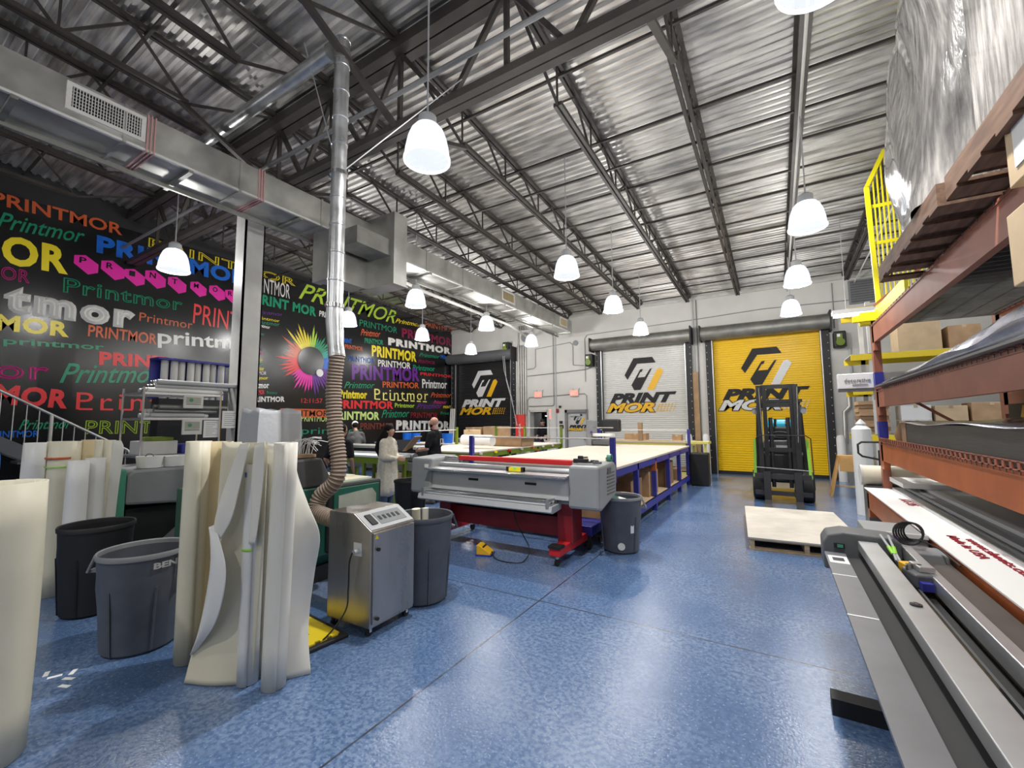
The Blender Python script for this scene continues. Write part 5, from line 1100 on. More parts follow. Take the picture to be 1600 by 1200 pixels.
for z in (2.33, 1.95, 1.05, .62): MB().b(-.30, .30, .0, .06, z-.04, z+.04).build('mast_crossbar', 'near_black', t)
MB().b(-.48, .48, -.15, -.09, .48, .58).b(-.48, .48, -.15, -.09, .16, .24).build('fork_carriage', 'charcoal', t)
m = MB().tube([(-.42, -.12, .85), (-.42, -.12, 1.28), (-.36, -.12, 1.34), (.42, -.12, 1.34), (.50, -.12, 1.28), (.52, -.12, .30)], .010, 8); m.build('load_backrest', 'near_black', t)
MB().tube([(-.45, -.13, .70), (.48, -.13, .66)], .008, 6).build('guard_bar', 'light_grey', t)
MB().b(-.42, .42, .35, 1.95, .35, .95).build('chassis', 'near_black', t, bevel=.04); MB().b(-.40, .40, 1.2, 2.05, .5, 1.15).build('counterweight', 'dark_grey', t, bevel=.06)
MB().b(-.3, .3, .38, .6, .95, 1.22).build('dashboard', 'dark_grey', t, bevel=.03); MB().b(-.08, .14, -.02+.36, .38, 1.0, 1.12).build('label_plate', 'paper', t)
MB().tube([(-.22, .62, 1.38)]+[(-.22+.17*sin(a/10*2*pi)+0.17*0, .62-.05*cos(a/10*2*pi), 1.30+.17*cos(a/10*2*pi)) for a in range(0)]+[(-.05, .55, 1.25)], .02, 8).build('steering_column', 'black', t)
m = MB(); ring = [(.17*cos(a/16*2*pi), .60+.10*sin(a/16*2*pi), 1.33+.06*sin(a/16*2*pi)) for a in range(17)]; m.tube(ring, .015, 8); m.build('steering_wheel', 'black', t)
MB().b(-.25, .25, .95, 1.05, .95, 1.5).b(-.25, .25, .7, 1.0, .9, 1.0).build('seat', 'black', t, bevel=.04)
for x, y in ((-.40, 1.5), (.40, 1.5)): MB().b(x-.03, x+.03, y-.03, y+.03, .9, 2.05).build('rear_pillar', 'near_black', t)
m = MB().b(-.43, .43, .42, .48, 2.02, 2.08).b(-.43, .43, 1.48, 1.54, 2.02, 2.08)
for k in range(5): m.b(-.43+k*.205, -.39+k*.205, .45, 1.5, 2.03, 2.07)
m.build('overhead_guard', 'near_black', t)
g = MB().tube([(-.24, 1.5, 1.52), (-.20, 1.5, 1.52), (.24, 1.5, 1.52), (.28, 1.5, 1.52)], [.09, .15, .15, .09], 22).build('gas_tank', 'cyan_tank', t, smooth=True)
for q in (-.10, .12): MB().tube([(q, 1.5, 1.52), (q+.05, 1.5, 1.52)], .155, 22).build('tank_strap', 'black', g)
MB().b(-.2, .2, 1.35, 1.65, 1.14, 1.38).build('tank_cradle', 'black', t)

# pallet with board
t = thing('wooden_pallet', 'low wooden pallet topped with a pale board before the forklift', 'pallet', (.17, 7.75, 0), .07)
PA = (-.64, .62, -1.28, 1.0)
MB().b(*PA, .135, .155).build('cover_board', 'board', t)
for k in range(9): y = PA[2]+.02+k*.275; MB().b(PA[0]+.01, PA[1]-.01, y, y+.1, .115, .135).build('deck_board', 'wood', t)
for k in range(3): x = PA[0]+.02+k*(PA[1]-PA[0]-.09)/2; MB().b(x, x+.05, PA[2]+.01, PA[3]-.01, .02, .115).build('stringer', 'wood', t)
for y in (PA[2]+.01, -.2, PA[3]-.11): MB().b(PA[0]+.01, PA[1]-.01, y, y+.1, 0, .02).build('bottom_board', 'wood', t)
o = MB().b(-.5, .95, -.22, -.05, 0, .006).build('scrap_strip', 'near_black', None); 
o.location = (0, 0, 0); bpy.data.objects.remove(o)
# white tube, sawhorse, pallet jack
t = thing('wrapped_tube', 'tall white wrapped roll standing beside the orange rack', 'roll', (1.28, 9.75, 0))
MB().lathe([(.14, 0), (.142, .8), (.14, 1.48), (.06, 1.55), (.001, 1.55)], n=26).build('roll_wrap', 'cream_white', t, smooth=True); MB().lathe([(.05, 1.53), (.08, 1.57), (.04, 1.62), (.001, 1.66)], n=9).build('twisted_top', 'bag_white', t, smooth=True)
MB().b(-.02, .04, -.146, -.14, .58, .64).build('red_sticker', 'red', t)
t = thing('sawhorse', 'small orange wooden sawhorse near the yellow roll-up door', 'sawhorse', (1.32, 11.75, 0))
MB().b(-.22, .40, -.14, .14, .84, .88).build('top', 'sawhorse', t)
for x, y in ((-.2, -.12), (.36, -.12), (-.2, .12), (.36, .12)): MB().bar((x, y, .85), (x-.18 if x < 0 else x+.12, y*1.6, .0), .05, .03).build('leg', 'sawhorse', t)
MB().b(-.2, .38, -.16, -.13, .55, .84).build('apron', 'sawhorse', t); MB().b(-.28, .44, -.02, .02, .2, .24).build('stretcher', 'wood', t)
t = thing('pallet_jack', 'black hand pallet jack with loop handle next to the wrapped roll', 'pallet jack', (1.38, 9.1, 0))
MB().b(-.12, .2, .1, 1.1, .08, .14).build('forks', 'dark_red', t); MB().b(-.06, .14, -.06, .1, .1, .55).build('pump_body', 'near_black', t, bevel=.02)
MB().bar((.03, 0, .5), (.03, -.05, 1.15), .05).build('handle_shaft', 'near_black', t)
MB().tube([(.03, -.05, 1.0), (-.2, -.06, 1.05), (-.25, -.06, 1.10), (-.25, -.06, 1.24), (-.2, -.06, 1.28), (.22, -.06, 1.28), (.26, -.06, 1.24), (.26, -.06, 1.10), (.2, -.06, 1.05), (.03, -.05, 1.0)], .016, 8).build('loop_handle', 'near_black', t)
for x in (-.09, .12): MB().cyl((x, -.02, .1), .10, .06, 20, 'x').build('wheel', 'dark_red', t, smooth=True)
# ---------------- people ----------------
def blob(segs, voxel=.012, smooth_it=6):
    """segs: list of polylines of (point, radius); returns one continuous voxel-fused mesh"""
    mb = MB()
    for S in segs:
        S = [(Vector(p), r) for p, r in S]
        for i, (p, r) in enumerate(S): mb.sphere(p, r, 12, 8)
        for (p, r), (q, s) in zip(S, S[1:]):
            if (q-p).length > 1e-4: mb.tube([p, q], [r, s], 12)
    return mb
def fuse(mb, name, m, parent, voxel=.012, it=6, scale=None):
    me = bpy.data.meshes.new('tmp'); me.from_pydata(mb.v, [], mb.f)
    bm = bmesh.new(); bm.from_mesh(me); bmesh.ops.recalc_face_normals(bm, faces=bm.faces); bm.to_mesh(me); bm.free()
    o = bpy.data.objects.new('tmp', me); col.objects.link(o)
    a = o.modifiers.new('r', 'REMESH'); a.mode = 'VOXEL'; a.voxel_size = voxel
    b_ = o.modifiers.new('s', 'SMOOTH'); b_.iterations = it; b_.factor = .5
    dg = bpy.context.evaluated_depsgraph_get(); m2 = bpy.data.meshes.new_from_object(o.evaluated_get(dg))
    bpy.data.objects.remove(o); m2.name = name; m2.materials.clear(); m2.materials.append(M[m])
    m2.polygons.foreach_set('use_smooth', [True]*len(m2.polygons))
    q = bpy.data.objects.new(name, m2); col.objects.link(q); q.parent = parent; return q
def hand(w_, d, side, curl, pal, ln=1):
    """finger polylines from wrist w_, direction d, palm normal pal, thumb side vector side"""
    d, side, pal = Vector(d).normalized(), Vector(side).normalized(), Vector(pal).normalized(); w_ = Vector(w_); S = []
    k0 = w_+d*.085*ln
    for i, L_ in enumerate((.068, .076, .071, .055)):
        b_ = k0+side*(.030-.02*i)*ln
        a1 = (d+pal*curl*.5).normalized(); a2 = (d+pal*curl*1.4).normalized()
        S.append([(w_+d*.02+side*(.012-.008*i), .014), (b_, .0105), (b_+a1*L_*.55*ln, .0088), (b_+a1*L_*.55*ln+a2*L_*.5*ln, .0075)])
    th = (d*.6+side*.8+pal*.3).normalized(); p = w_+d*.03+side*.025
    S.append([(w_+d*.01, .016), (p, .013), (p+th*.035, .011), (p+th*.035+(d+pal*.3).normalized()*.03, .009)])
    return S
def head(c, f, up=(0, 0, 1), s=1):
    """returns segs + feature functions; c head centre, f facing"""
    f = Vector(f).normalized(); up = Vector(up); r = f.cross(up).normalized(); c = Vector(c)
    S = [[(c+up*.03*s-f*.015*s, .088*s)], [(c+up*.0*s+f*.02*s, .076*s), (c-up*.06*s+f*.035*s, .056*s), (c-up*.088*s+f*.045*s, .036*s)],
         [(c+f*.085*s-up*.0*s, .011*s), (c+f*.105*s-up*.03*s, .014*s)]]
    for q in (-1, 1):
        S.append([(c+r*q*.077*s-up*.0*s-f*.005*s, .018*s), (c+r*q*.078*s-up*.03*s, .012*s)])
        S.append([(c+r*q*.035*s+f*.068*s-up*.035*s, .024*s)])
    return S, r
def face(parent, c, f, s=1, beard=None):
    f = Vector(f).normalized(); up = Vector((0, 0, 1)); r = f.cross(up).normalized(); c = Vector(c)
    for q in (-1, 1):
        MB().sphere(c+r*q*.032*s+f*.088*s+up*.005*s, .0115*s, 10, 7).build('eye', 'eye_white', parent, smooth=True)
        MB().sphere(c+r*q*.032*s+f*.096*s+up*.005*s, .006*s, 8, 6).build('iris', 'black', parent, smooth=True)
        MB().tube([c+r*q*.018*s+f*.093*s+up*.027*s, c+r*q*.048*s+f*.085*s+up*.027*s], .004*s, 6).build('eyebrow', 'hair', parent)
    MB().tube([c-r*.025*s+f*.086*s-up*.058*s, c+f*.094*s-up*.057*s, c+r*.025*s+f*.086*s-up*.058*s], .006*s, 6).build('mouth', 'lip', parent)
def person(name, lab, x, y, h, facing, skin='skin', female=False, top='tee', bottom='denim', arms=None, lean=0, coat=False, hairstyle='bald', cap=None, legs=True):
    """local frame: +Y facing before rotation by 'facing'"""
    t = thing(name, lab, 'person', (x, y, 0), facing); k = h/1.75
    P = lambda a, b_, c: (a*k, b_*k, c*k)
    ln = lambda z: lean*max(0, (z-.95))   # forward lean
    Q = lambda a, b_, c: P(a, b_+ln(c), c)
    sh = .185 if not female else .160; hw = .10
    S = [[(Q(0, 0, .95), .13*k), (Q(0, 0, 1.12), .118*k), (Q(0, .0, 1.28), .13*k), (Q(0, 0, 1.40), .105*k), (Q(0, .0, 1.50), .056*k), (Q(0, .015, 1.58), .052*k)],
         [(Q(-sh*.8, 0, 1.41), .062*k), (Q(sh*.8, 0, 1.41), .062*k)], [(Q(-.07, 0, 1.25), .11*k), (Q(.07, 0, 1.25), .11*k)], [(Q(-.06, 0, .96), .11*k), (Q(.06, 0, .96), .11*k)]]
    LEG = []
    for s in (-1, 1): LEG.append([(P(s*hw, 0, .90), .088*k), (P(s*(hw+.005), .015, .50), .060*k), (P(s*hw, -.01, .30), .056*k), (P(s*hw, -.01, .09), .038*k)])
    FEET = [[(P(s*hw, -.03, .045), .040*k), (P(s*(hw+.02), .13, .035), .034*k)] for s in (-1, 1)]
    ARM = []
    for s in (-1, 1):
        el, wr = arms[0 if s < 0 else 1]
        a = Q(s*sh, 0, 1.40); ARM.append([(a, .052*k), (P(*el), .040*k), (P(*wr), .027*k)])
    hc = Vector(Q(0, .03, 1.645)); hs = k*(1.0 if not female else .95)
    HS, _ = head(hc, (0, 1, -lean*.6), s=hs)
    HN = []
    for s, A in zip((-1, 1), ARM):
        d = (Vector(A[2][0])-Vector(A[1][0])).normalized(); HN += hand(A[2][0], d, (-s*.2, .1, 1), .5, (-s, 0, 0), k)
    body = fuse(blob(S+LEG+FEET+ARM+HS+HN), 'body', skin, t, voxel=.0085*k, it=4)
    face(t, hc, (0, 1, -lean*.6), hs)
    up = lambda segs, d: [[(p, r+d) for p, r in s] for s in segs]
    sleeve = [[A[0], (Vector(A[0][0]).lerp(Vector(A[1][0]), .78), .056*k)] for A in ARM]
    if coat:
        sleeve = [[(A[0][0], .075*k), (A[1][0], .072*k), (Vector(A[1][0]).lerp(Vector(A[2][0]), .88), .050*k)] for A in ARM]
        tor = up(S[1:3], .025*k)+[[(Q(0, 0, 1.42), .125*k), (Q(0, 0, 1.25), .170*k), (Q(0, 0, 1.0), .19*k), (P(0, 0, .75), .20*k), (P(0, 0, .55), .205*k)], [(P(-.06, 0, 1.0), .14*k), (P(-.08, 0, .50), .15*k)], [(P(.06, 0, 1.0), .14*k), (P(.08, 0, .50), .15*k)]]
        fuse(blob(tor+sleeve), 'cardigan', 'cardigan', t, voxel=.014*k)
    else:
        tor = up(S[:1], .016*k); tor = [tor[0][:4]]+up(S[1:3], .016*k)+[[(Q(-.06, 0, .98), .125*k), (Q(.06, 0, .98), .125*k)]]
        fuse(blob(tor+up(sleeve, .010*k)), 't_shirt', top, t, voxel=.012*k)
    fuse(blob(up(LEG, .016*k)+[[(P(-.06, 0, .95), .125*k), (P(.06, 0, .95), .125*k)]]), 'trousers', bottom, t, voxel=.013*k)
    fuse(blob(up(FEET, .010*k)), 'shoes', 'shoe', t, voxel=.011)
    if hairstyle == 'long':
        m = blob([[(hc+Vector((0, -.02, .045))*k, .103*k)], [(hc+Vector((-.05, -.055, -.02))*k, .065*k), (hc+Vector((-.07, -.06, -.20))*k, .062*k), (hc+Vector((-.06, -.09, -.38))*k, .045*k)], [(hc+Vector((.05, -.055, -.02))*k, .065*k), (hc+Vector((.07, -.06, -.20))*k, .062*k), (hc+Vector((.06, -.09, -.38))*k, .045*k)], [(hc+Vector((0, -.07, -.0))*k, .08*k), (hc+Vector((0, -.15, -.20))*k, .12*k), (hc+Vector((0, -.21, -.36))*k, .11*k), (hc+Vector((0, -.20, -.46))*k, .07*k)]])
        fuse(m, 'hair', 'hair', t, voxel=.010)
    elif hairstyle == 'short': fuse(blob([[(hc+Vector((0, -.035, .035))*k, .092*k)]]), 'hair', 'hair', t, voxel=.010)
    elif hairstyle == 'bald': 
        fuse(blob([[(hc+Vector((0, .045, -.075))*k, .040*k)], [(hc+Vector((-.045, .02, -.05))*k, .034*k), (hc+Vector((0, .05, -.085))*k, .036*k), (hc+Vector((.045, .02, -.05))*k, .034*k)]]), 'beard', 'hair', t, voxel=.008)
    if cap:
        fuse(blob([[(hc+Vector((0, -.012, .055))*k, .096*k)], [(hc+Vector((-.04, .09, .035))*k, .018*k), (hc+Vector((.04, .09, .035))*k, .018*k)], [(hc+Vector((-.035, .13, .03))*k, .012*k), (hc+Vector((.035, .13, .03))*k, .012*k)], [(hc+Vector((0, .08, .04))*k, .02), (hc+Vector((0, .13, .03))*k, .012)]]), 'cap', cap, t, voxel=.009)
    return t
person('person', 'woman with long black hair in a cream cardigan facing a man', -6.02, 5.55, 1.60, -1.35, female=True, coat=True, hairstyle='long', arms=[((-.22, .02, 1.13), (-.10, .25, 1.08)), ((.22, .04, 1.13), (.10, .27, 1.10))])
person('person', 'bald bearded man in black T-shirt holding an open cardboard folder', -6.06, 6.85, 1.74, 1.75, hairstyle='bald', arms=[((-.24, .03, 1.12), (-.12, .30, 1.08)), ((.24, .03, 1.12), (.12, .30, 1.08))])
person('person', 'person in white cap and dark shirt bending near the mural', -9.75, 7.9, 1.66, 1.2, skin='skin2', top='grey_tee', hairstyle='short', cap='cream_white', lean=.35, arms=[((-.24, .15, 1.12), (-.12, .42, 1.02)), ((.24, .15, 1.12), (.12, .42, 1.02))])
person('person', 'person in black shirt standing behind the ribbed hose', -6.35, 4.75, 1.62, .4, skin='skin2', hairstyle='short', lean=.15, arms=[((-.25, .02, 1.12), (-.22, .16, .90)), ((.25, .02, 1.12), (.22, .16, .90))])
person('person', 'person in black cap and hoodie standing in the open doorway', -7.82, YB+.25, 1.72, 3.05, hairstyle='short', cap='black', arms=[((-.25, .02, 1.13), (-.15, .24, 1.05)), ((.25, .02, 1.13), (.15, .24, 1.05))])
t_man = [o for o in bpy.data.objects if o.get('label', '').startswith('bald bearded')][0]
m = MB(); m.b(-.06, .06, -.172, -.168, 1.30, 1.31).b(-.06, -.045, -.172, -.168, 1.18, 1.31).b(.03, .06, -.172, -.168, 1.2, 1.31).b(-.03, .03, -.172, -.168, 1.2, 1.22); m.build('shirt_print', 'paper', t_man)
t = thing('cardboard_folder', 'open kraft cardboard piece held by the man in black', 'cardboard', (-6.42, 6.62, 1.0))
m = MB().bar((-.17, -.05, .06), (.10, .02, .36), .30, .012); m.build('panel', 'kraft', t); MB().bar((-.17, -.05, .06), (-.36, .06, .28), .30, .012).build('dark_panel', 'tee', t)

# ---------------- orange pallet rack at the right ----------------
RX0, RX1, RYF, RYN = 1.10, 2.2, 7.0, -1.2
t = thing('pallet_rack', 'tall orange pallet rack with loaded shelves along the right side', 'rack', (1.65, 3, 0))
for y in (RYF, 3.35-.4, RYN):
    for x in (RX0+.0, RX1):
        if y == 3.35-.4 and x < 1.5: continue
        o = MB().b(x-.0, x+.08, y-.0, y+.10, 0, 2.95).build('upright', 'orange_brown', t, world=True)
        if y == RYF:
            MB().b(x-.004, x+.084, y-.004, y+.104, 2.08-.02, 2.24).build('blue_section', 'blue', o, world=True); MB().b(x-.004, x+.084, y-.004, y+.104, 1.42, 1.62).build('blue_section', 'blue', o, world=True)
MB().b(RX0-.03, RX1+.11, RYF-.03, RYF+.13, 0, .012).build('foot_plate', 'orange_brown', t, world=True)
for (za, zb) in ((2.61, 2.85), (1.80, 2.02), (1.14, 1.37), (.55, .775)):
    for x in ((RX0 if za > 1 else .93), RX1):
        b_ = MB().b(x, x+.05, RYN, RYF, za, zb).b(x-.006, x+.0, RYN, RYF, zb-.03, zb-.022).b(x, x+.06, RYF-.10, RYF, za-.10, zb); b_.build('beam', 'orange' if za < 1.5 else 'orange_brown', t, world=True)
    m = MB()
    y = RYN
    while y < RYF: m.b(RX0-.004, RX1, y, y+.008, zb-.028, zb+.004); y += .085 if za < 2.5 else .12
    for k in range(6): m.b(RX0+.05+k*.2, RX0+.056+k*.2, RYN, RYF, zb-.004, zb+.006)
    m.build('wire_deck', 'galv_dark', t, world=True)
    if 1 < za < 2.5:
        m = MB().b(RX0-.012, RX0-.002, RYN, RYF-.02, zb+.045, zb+.052).b(RX0-.012, RX0-.002, RYN, RYF-.02, zb, zb+.006); y = RYN
        while y < RYF-.03: m.b(RX0-.012, RX0-.002, y, y+.03, zb, zb+.05); y += .095
        m.build('deck_lip', 'orange_brown', t, world=True)
m = MB().bar((RX0+.05, RYF+.05, 3.1), (RX1, RYF+.05, 4.0), .03).bar((RX0+.05, RYF+.05, 2.1), (RX1, RYF+.05, 1.3), .03).bar((RX0+.05, RYF+.05, .6), (RX1, RYF+.05, 1.3), .03); m.build('end_bracing', 'orange_brown', t, world=True)
# level 4: covered sheets with protective film lettering
t = thing('acrylic_sheets', 'stack of sheets in white film printed with red lettering, lowest level', 'sheets', (1.5, 4.5, .65))
MB().b(.905, 2.1, .6, 7.0, .79, .80).build('top_sheet', 'paper', t, world=True)
MB().b(.99, 2.1, .6, 6.8, .782, .79).build('sheet_stack', 'galv_dark', t, world=True)
for (x, y, txt, h, wd) in ((1.08, 6.15, 'AX-95', .075, .42), (1.02, 4.4, 'Made in USA', .05, .62), (1.10, 4.35, 'www.sheets.com', .05, .95), (1.05, 2.95, 'MASK', .07, .35)):
    m = MB(); put_text(m, txt, h, wd, (x, y, .803), (0, -1, 0), (1, 0, 0), bold=.02); m.build('red_print', 'm_dr', t, world=True)
m = MB()
for k in range(7): m.b(.96+k*.022, .966+k*.022, 2.5, 2.95, .8, .802)
m.build('red_print_block', 'm_dr', t, world=True)
for i, (x0, z, c) in enumerate(((1.16, .83, 'alu'), (1.24, .87, 'grey'), (1.34, .90, 'light_grey'))):
    o = MB().b(x0, 2.1, .7, 6.9-.1*i, z-.03, z).build('panel_sheet', c, loc=(1.6, 4, z-.03), bevel=.004); tag(o, ['lowest', 'middle', 'topmost'][i]+' grey panel lying on the lettered sheets', 'panel')
t = thing('cream_roll', 'cream roll lying across the far end of the lettered sheets', 'roll', (1.3, 7.35, .80))
MB().tube([(.92, 7.25, .93), (1.08+.55, 7.25, .93)], .125, 30).build('roll_wrap', 'cream', t, smooth=True, world=True); MB().tube([(.905, 7.25, .93), (.93, 7.25, .93)], .13, 30).build('end_cap', 'offwhite', t, smooth=True, world=True)
MB().b(.95, 1.6, 7.1, 7.4, 0.0, .806).build('roll_support', 'dark_grey', t, world=True)
o = MB().b(1.15, 1.75, 6.3, 6.95, 0, .05).build('paper_pile', 'paper', loc=(1.45, 6.6, 0)); o.location.z = .90; tag(o, 'short pile of white paper at the end of the grey panels', 'paper')
# level 3: black sheet stack
t = thing('black_board_stack', 'thick stack of black boards on the third rack level', 'board stack', (1.6, 4, 1.38))
MB().b(1.12, 2.15, .8, 5.95, 1.38, 1.60).build('boards', 'dark_sheets', t, world=True)
MB().b(1.115, 1.13, 5.80, 5.97, 1.38, 1.63).b(1.12, 2.15, 5.95, 5.96, 1.38, 1.63).build('cardboard_corner', 'kraft_dark', t, world=True)
m = MB(); rows = []
for i in range(24):
    y = .8+i*.225; rows.append([(1.10+k*.17, y, 1.605+.012*sin(i*.9+k)+(.03 if i > 21 else 0)*k*.3) for k in range(7)])
m.grid(rows); m.build('wrapped_top_film', 'grey_film', t, smooth=True, solid=.006, fix=False, world=True)
o = MB().lathe([(.001, 0), (.10, 0), (.12, .10), (.08, .22), (.03, .25), (.001, .25)], n=14, sy=.8).build('brown_sack', 'kraft_dark', None, smooth=True); o.location = (1.24, 6.35, 1.38); tag(o, 'small brown sack beside the black board stack', 'sack')
carton(1.45, 2.1, 6.05, 6.6, 1.38, 1.62, 'white carton behind the brown sack on the rack', m='cream_white')
# black sign panel with yellow letter standing behind
t = thing('black_sign_board', 'black board with yellow lettering standing at the back of the rack', 'sign', (2.05, 4.5, 1.62))
MB().b(2.10, 2.12, 2.0, 6.6, 1.60, 1.80).build('board', 'black', t, world=True)
m = MB(); put_text(m, 'PRINT', .13, 1.3, (2.097, 6.35, 1.645), (0, -1, 0), (0, 0, 1), bold=.05, shear=.2); m.build('yellow_letters', 'logo_yellow', t, world=True)
# level 2: grey film wrapped panels
t = thing('film_covered_panels', 'glossy grey plastic wrapped panels sagging on the second rack level', 'wrapped panels', (1.6, 3.5, 2.03))
m = MB(); rows = []
for i in range(40):
    y = .4+i*.15; u = max(0, min(1, (6.5-y)/3.2))
    rows.append([(1.06, y, 2.035)]+[(1.03+k*.035, y, 2.04+u*(.07+.11*min(1, k/3))+.02*sin(i*.8+k*1.3)*u) for k in range(0, 5)]+[(1.25+k*.2, y, 2.05+u*(.22+.06*sin(i*.35+k))) for k in range(5)]+[(2.1, y, 2.035)])
m.grid(rows); m.build('film_cover', 'grey_film', t, smooth=True, solid=.006, fix=False, world=True)
for k in range(3): MB().b(1.03+.02*k, 2.1, .4, 6.6-.3*k, 2.03+.02*k, 2.045+.02*k).build('panel', 'dark_grey' if k == 0 else 'grey', t, world=True)
t = thing('banner_roll', 'white banner box reading decorative at the end of the rack', 'banner', (1.2, 7.35, 2.1))
MB().b(.73, 1.45, 7.12, 7.22, 2.05, 2.25).build('banner_face', 'white', t, bevel=.01, world=True)
m = MB(); put_text(m, 'decorative', .052, .27, (.80, 7.116, 2.135), (1, 0, 0), (0, 0, 1), bold=.005); m.b(.88, 1.04, 7.114, 7.118, 2.095, 2.105); m.build('banner_lettering', 'grey', t, world=True)
MB().tube([(.73, 7.15, 2.03), (1.45, 7.15, 2.03)], .02, 12).build('bottom_tube', 'grey', t, smooth=True, world=True)
MB().b(1.1, 1.16, 7.1, 7.2, 1.9, 2.02).build('bracket', 'grey', t, world=True)
# cartons stacked near the camera
t = carton(.92, 1.9, 1.7, 2.72, 2.22, 2.54, 'tan carton with white label, lower of two cut by the right edge', m='kraft_light', tape=False)
MB().b(.915, .92, 2.0, 2.5, 2.27, 2.47).build('shipping_label', 'paper', t, world=True)
t = carton(.92, 1.085, 1.7, 2.66, 2.64, 3.06, 'tan carton with barcode label, upper of two at the right edge', m='kraft_light', tape=False)
lb = MB().b(.915, .92, 2.0, 2.58, 2.70, 3.0).build('shipping_label', 'paper', t, world=True)
m = MB()
for k in range(12): m.b(.912, .915, 2.16+k*.016, 2.167+k*.016, 2.74, 2.82)
m.build('barcode', 'near_black', lb, world=True)
o = MB().b(.98, 1.08, 1.8, 2.5, 2.54, 2.64).build('wood_spacer', 'wood_dark', loc=(1.03, 2.1, 2.54)); tag(o, 'dark wood spacer between the two tan cartons', 'wood')
# level 1: pallets with stretch-wrapped loads
def pallet(x0, x1, y0, y1, z, lab):
    t = thing('loaded_pallet', lab, 'pallet', ((x0+x1)/2, (y0+y1)/2, z))
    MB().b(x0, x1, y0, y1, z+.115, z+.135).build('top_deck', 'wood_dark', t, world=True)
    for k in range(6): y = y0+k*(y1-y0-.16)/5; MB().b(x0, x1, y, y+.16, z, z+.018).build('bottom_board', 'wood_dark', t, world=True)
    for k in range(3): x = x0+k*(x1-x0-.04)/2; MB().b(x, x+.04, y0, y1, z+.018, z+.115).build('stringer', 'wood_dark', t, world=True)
    return t
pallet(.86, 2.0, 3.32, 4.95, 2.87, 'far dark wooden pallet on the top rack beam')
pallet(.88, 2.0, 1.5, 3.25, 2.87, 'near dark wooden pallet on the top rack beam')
t = thing('wrapped_load', 'bulging load in shiny grey stretch wrap on the far pallet', 'wrapped load', (1.4, 4.1, 3.01))
m = MB(); rows = []
for i in range(26):
    u = i/25; z = 3.01+u*2.0; r = []
    for k in range(64):
        a = 2*pi*k/64; q = (abs(cos(a))**5+abs(sin(a))**5)**(-.2)
        bx = .52+.05*sin(u*7+a*2)+.014*sin(a*9+u*14); by = .68+.07*sin(u*5+a)+.014*sin(a*11-u*9)
        if u > .8: bx *= 1-(u-.8)*1.2; by *= 1-(u-.8)*1.2
        if u < .08: bx *= 1.03; by *= .97
        r.append((1.42+bx*q*cos(a), 4.05+by*q*sin(a), z))
    rows.append(r+[r[0]])
m.grid(rows); m.build('wrap', 'stretch_wrap', t, smooth=True, fix=True, world=True)
MB().b(1.0, 1.8, 3.5, 4.6, 3.01, 4.7).build('inner_boxes', 'kraft_light', t, world=True)
t = thing('wrapped_load', 'tall white wrapped carton load nearest the camera on the top beam', 'wrapped load', (1.45, 2.4, 3.01))
MB().b(.97, 1.95, 1.6, 3.12, 3.01, 4.5).build('white_cartons', 'stretch_wrap', t, bevel=.04, world=True)
m = MB(); put_text(m, 'so n', .12, .42, (.962, 2.75, 3.78), (0, -1, 0), (0, 0, 1), bold=.03); m.build('printed_letters', 'grey', t, world=True)
# yellow mesh guard
t = thing('mesh_guard', 'bright yellow slatted safety guard at the far end of the rack', 'guard', (1.2, 6, 3.0))
GYY = 7.16
m = MB().bar((1.22, GYY, 3.02), (1.19, GYY, 4.73), .05).bar((1.19, GYY, 4.73), (1.40, GYY, 5.18), .05).bar((1.40, GYY, 5.18), (2.3, GYY, 5.18), .05).bar((2.3, GYY, 3.02), (2.3, GYY, 5.18), .05).bar((1.2, GYY, 3.04), (2.3, GYY, 3.04), .05, .08)
m.build('frame', 'guard_yellow', t, world=True)
m = MB(); x = 1.26
while x < 2.28:
    zt = 4.73+(x-1.19)*2.14 if x < 1.40 else 5.18
    m.b(x-.008, x+.008, GYY-.008, GYY+.008, 3.02, zt); x += .045
for z in (3.45, 3.95, 4.45): m.b(1.2, 2.3, GYY-.012, GYY+.012, z-.022, z+.022)
m.build('slats', 'guard_yellow', t, world=True)
MB().b(1.0, 1.35, 7.0, 7.14, 2.86, 3.02).build('mounting_arm', 'guard_yellow', t, world=True)
MB().b(.92, 1.2, 6.98, 7.06, 2.9, 2.98).build('mounting_arm', 'guard_yellow', t, world=True)
MB().b(1.16, 1.5, 5.6, 7.1, 2.86, 2.92).b(1.16, 1.19, 5.6, 7.1, 2.86, 3.06).build('side_plate', 'guard_yellow', t, world=True)

# ---------------- second rack by the back wall ----------------
t = thing('yellow_rack', 'shelving rack with yellow beams standing by the back wall', 'rack', (3.2, 12, 0))
for x in (1.42, 5.0):
    for y in (11.4, 12.4): MB().b(x+.3 if x < 2 else x, x+.08+(.3 if x < 2 else 0), y, y+.08, 0, 4.1).build('upright', 'offwhite', t, world=True)
for z in (1.33, 2.28, 3.0, 4.0):
    for y in (11.38, 12.4): MB().b(1.42, 5.08, y, y+.05, z-.12, z).build('beam', 'yellow', t, world=True)
    MB().b(1.42, 5.08, 11.4, 12.45, z, z+.012).build('deck', 'light_grey', t, world=True)
for k in range(9):
    o = MB().b(-.24, .24, -.28, .28, 0, .074).build('flattened_boxes', ['kraft', 'kraft_dark', 'kraft'][k % 3], None); o.location = (1.72+.015*(k % 2), 11.72-.02*(k % 3), 1.343+k*.076)
    tag(o, 'bundle of flattened brown boxes in the stack on the yellow rack', 'flattened boxes', 'flattened brown box bundles on the yellow rack')
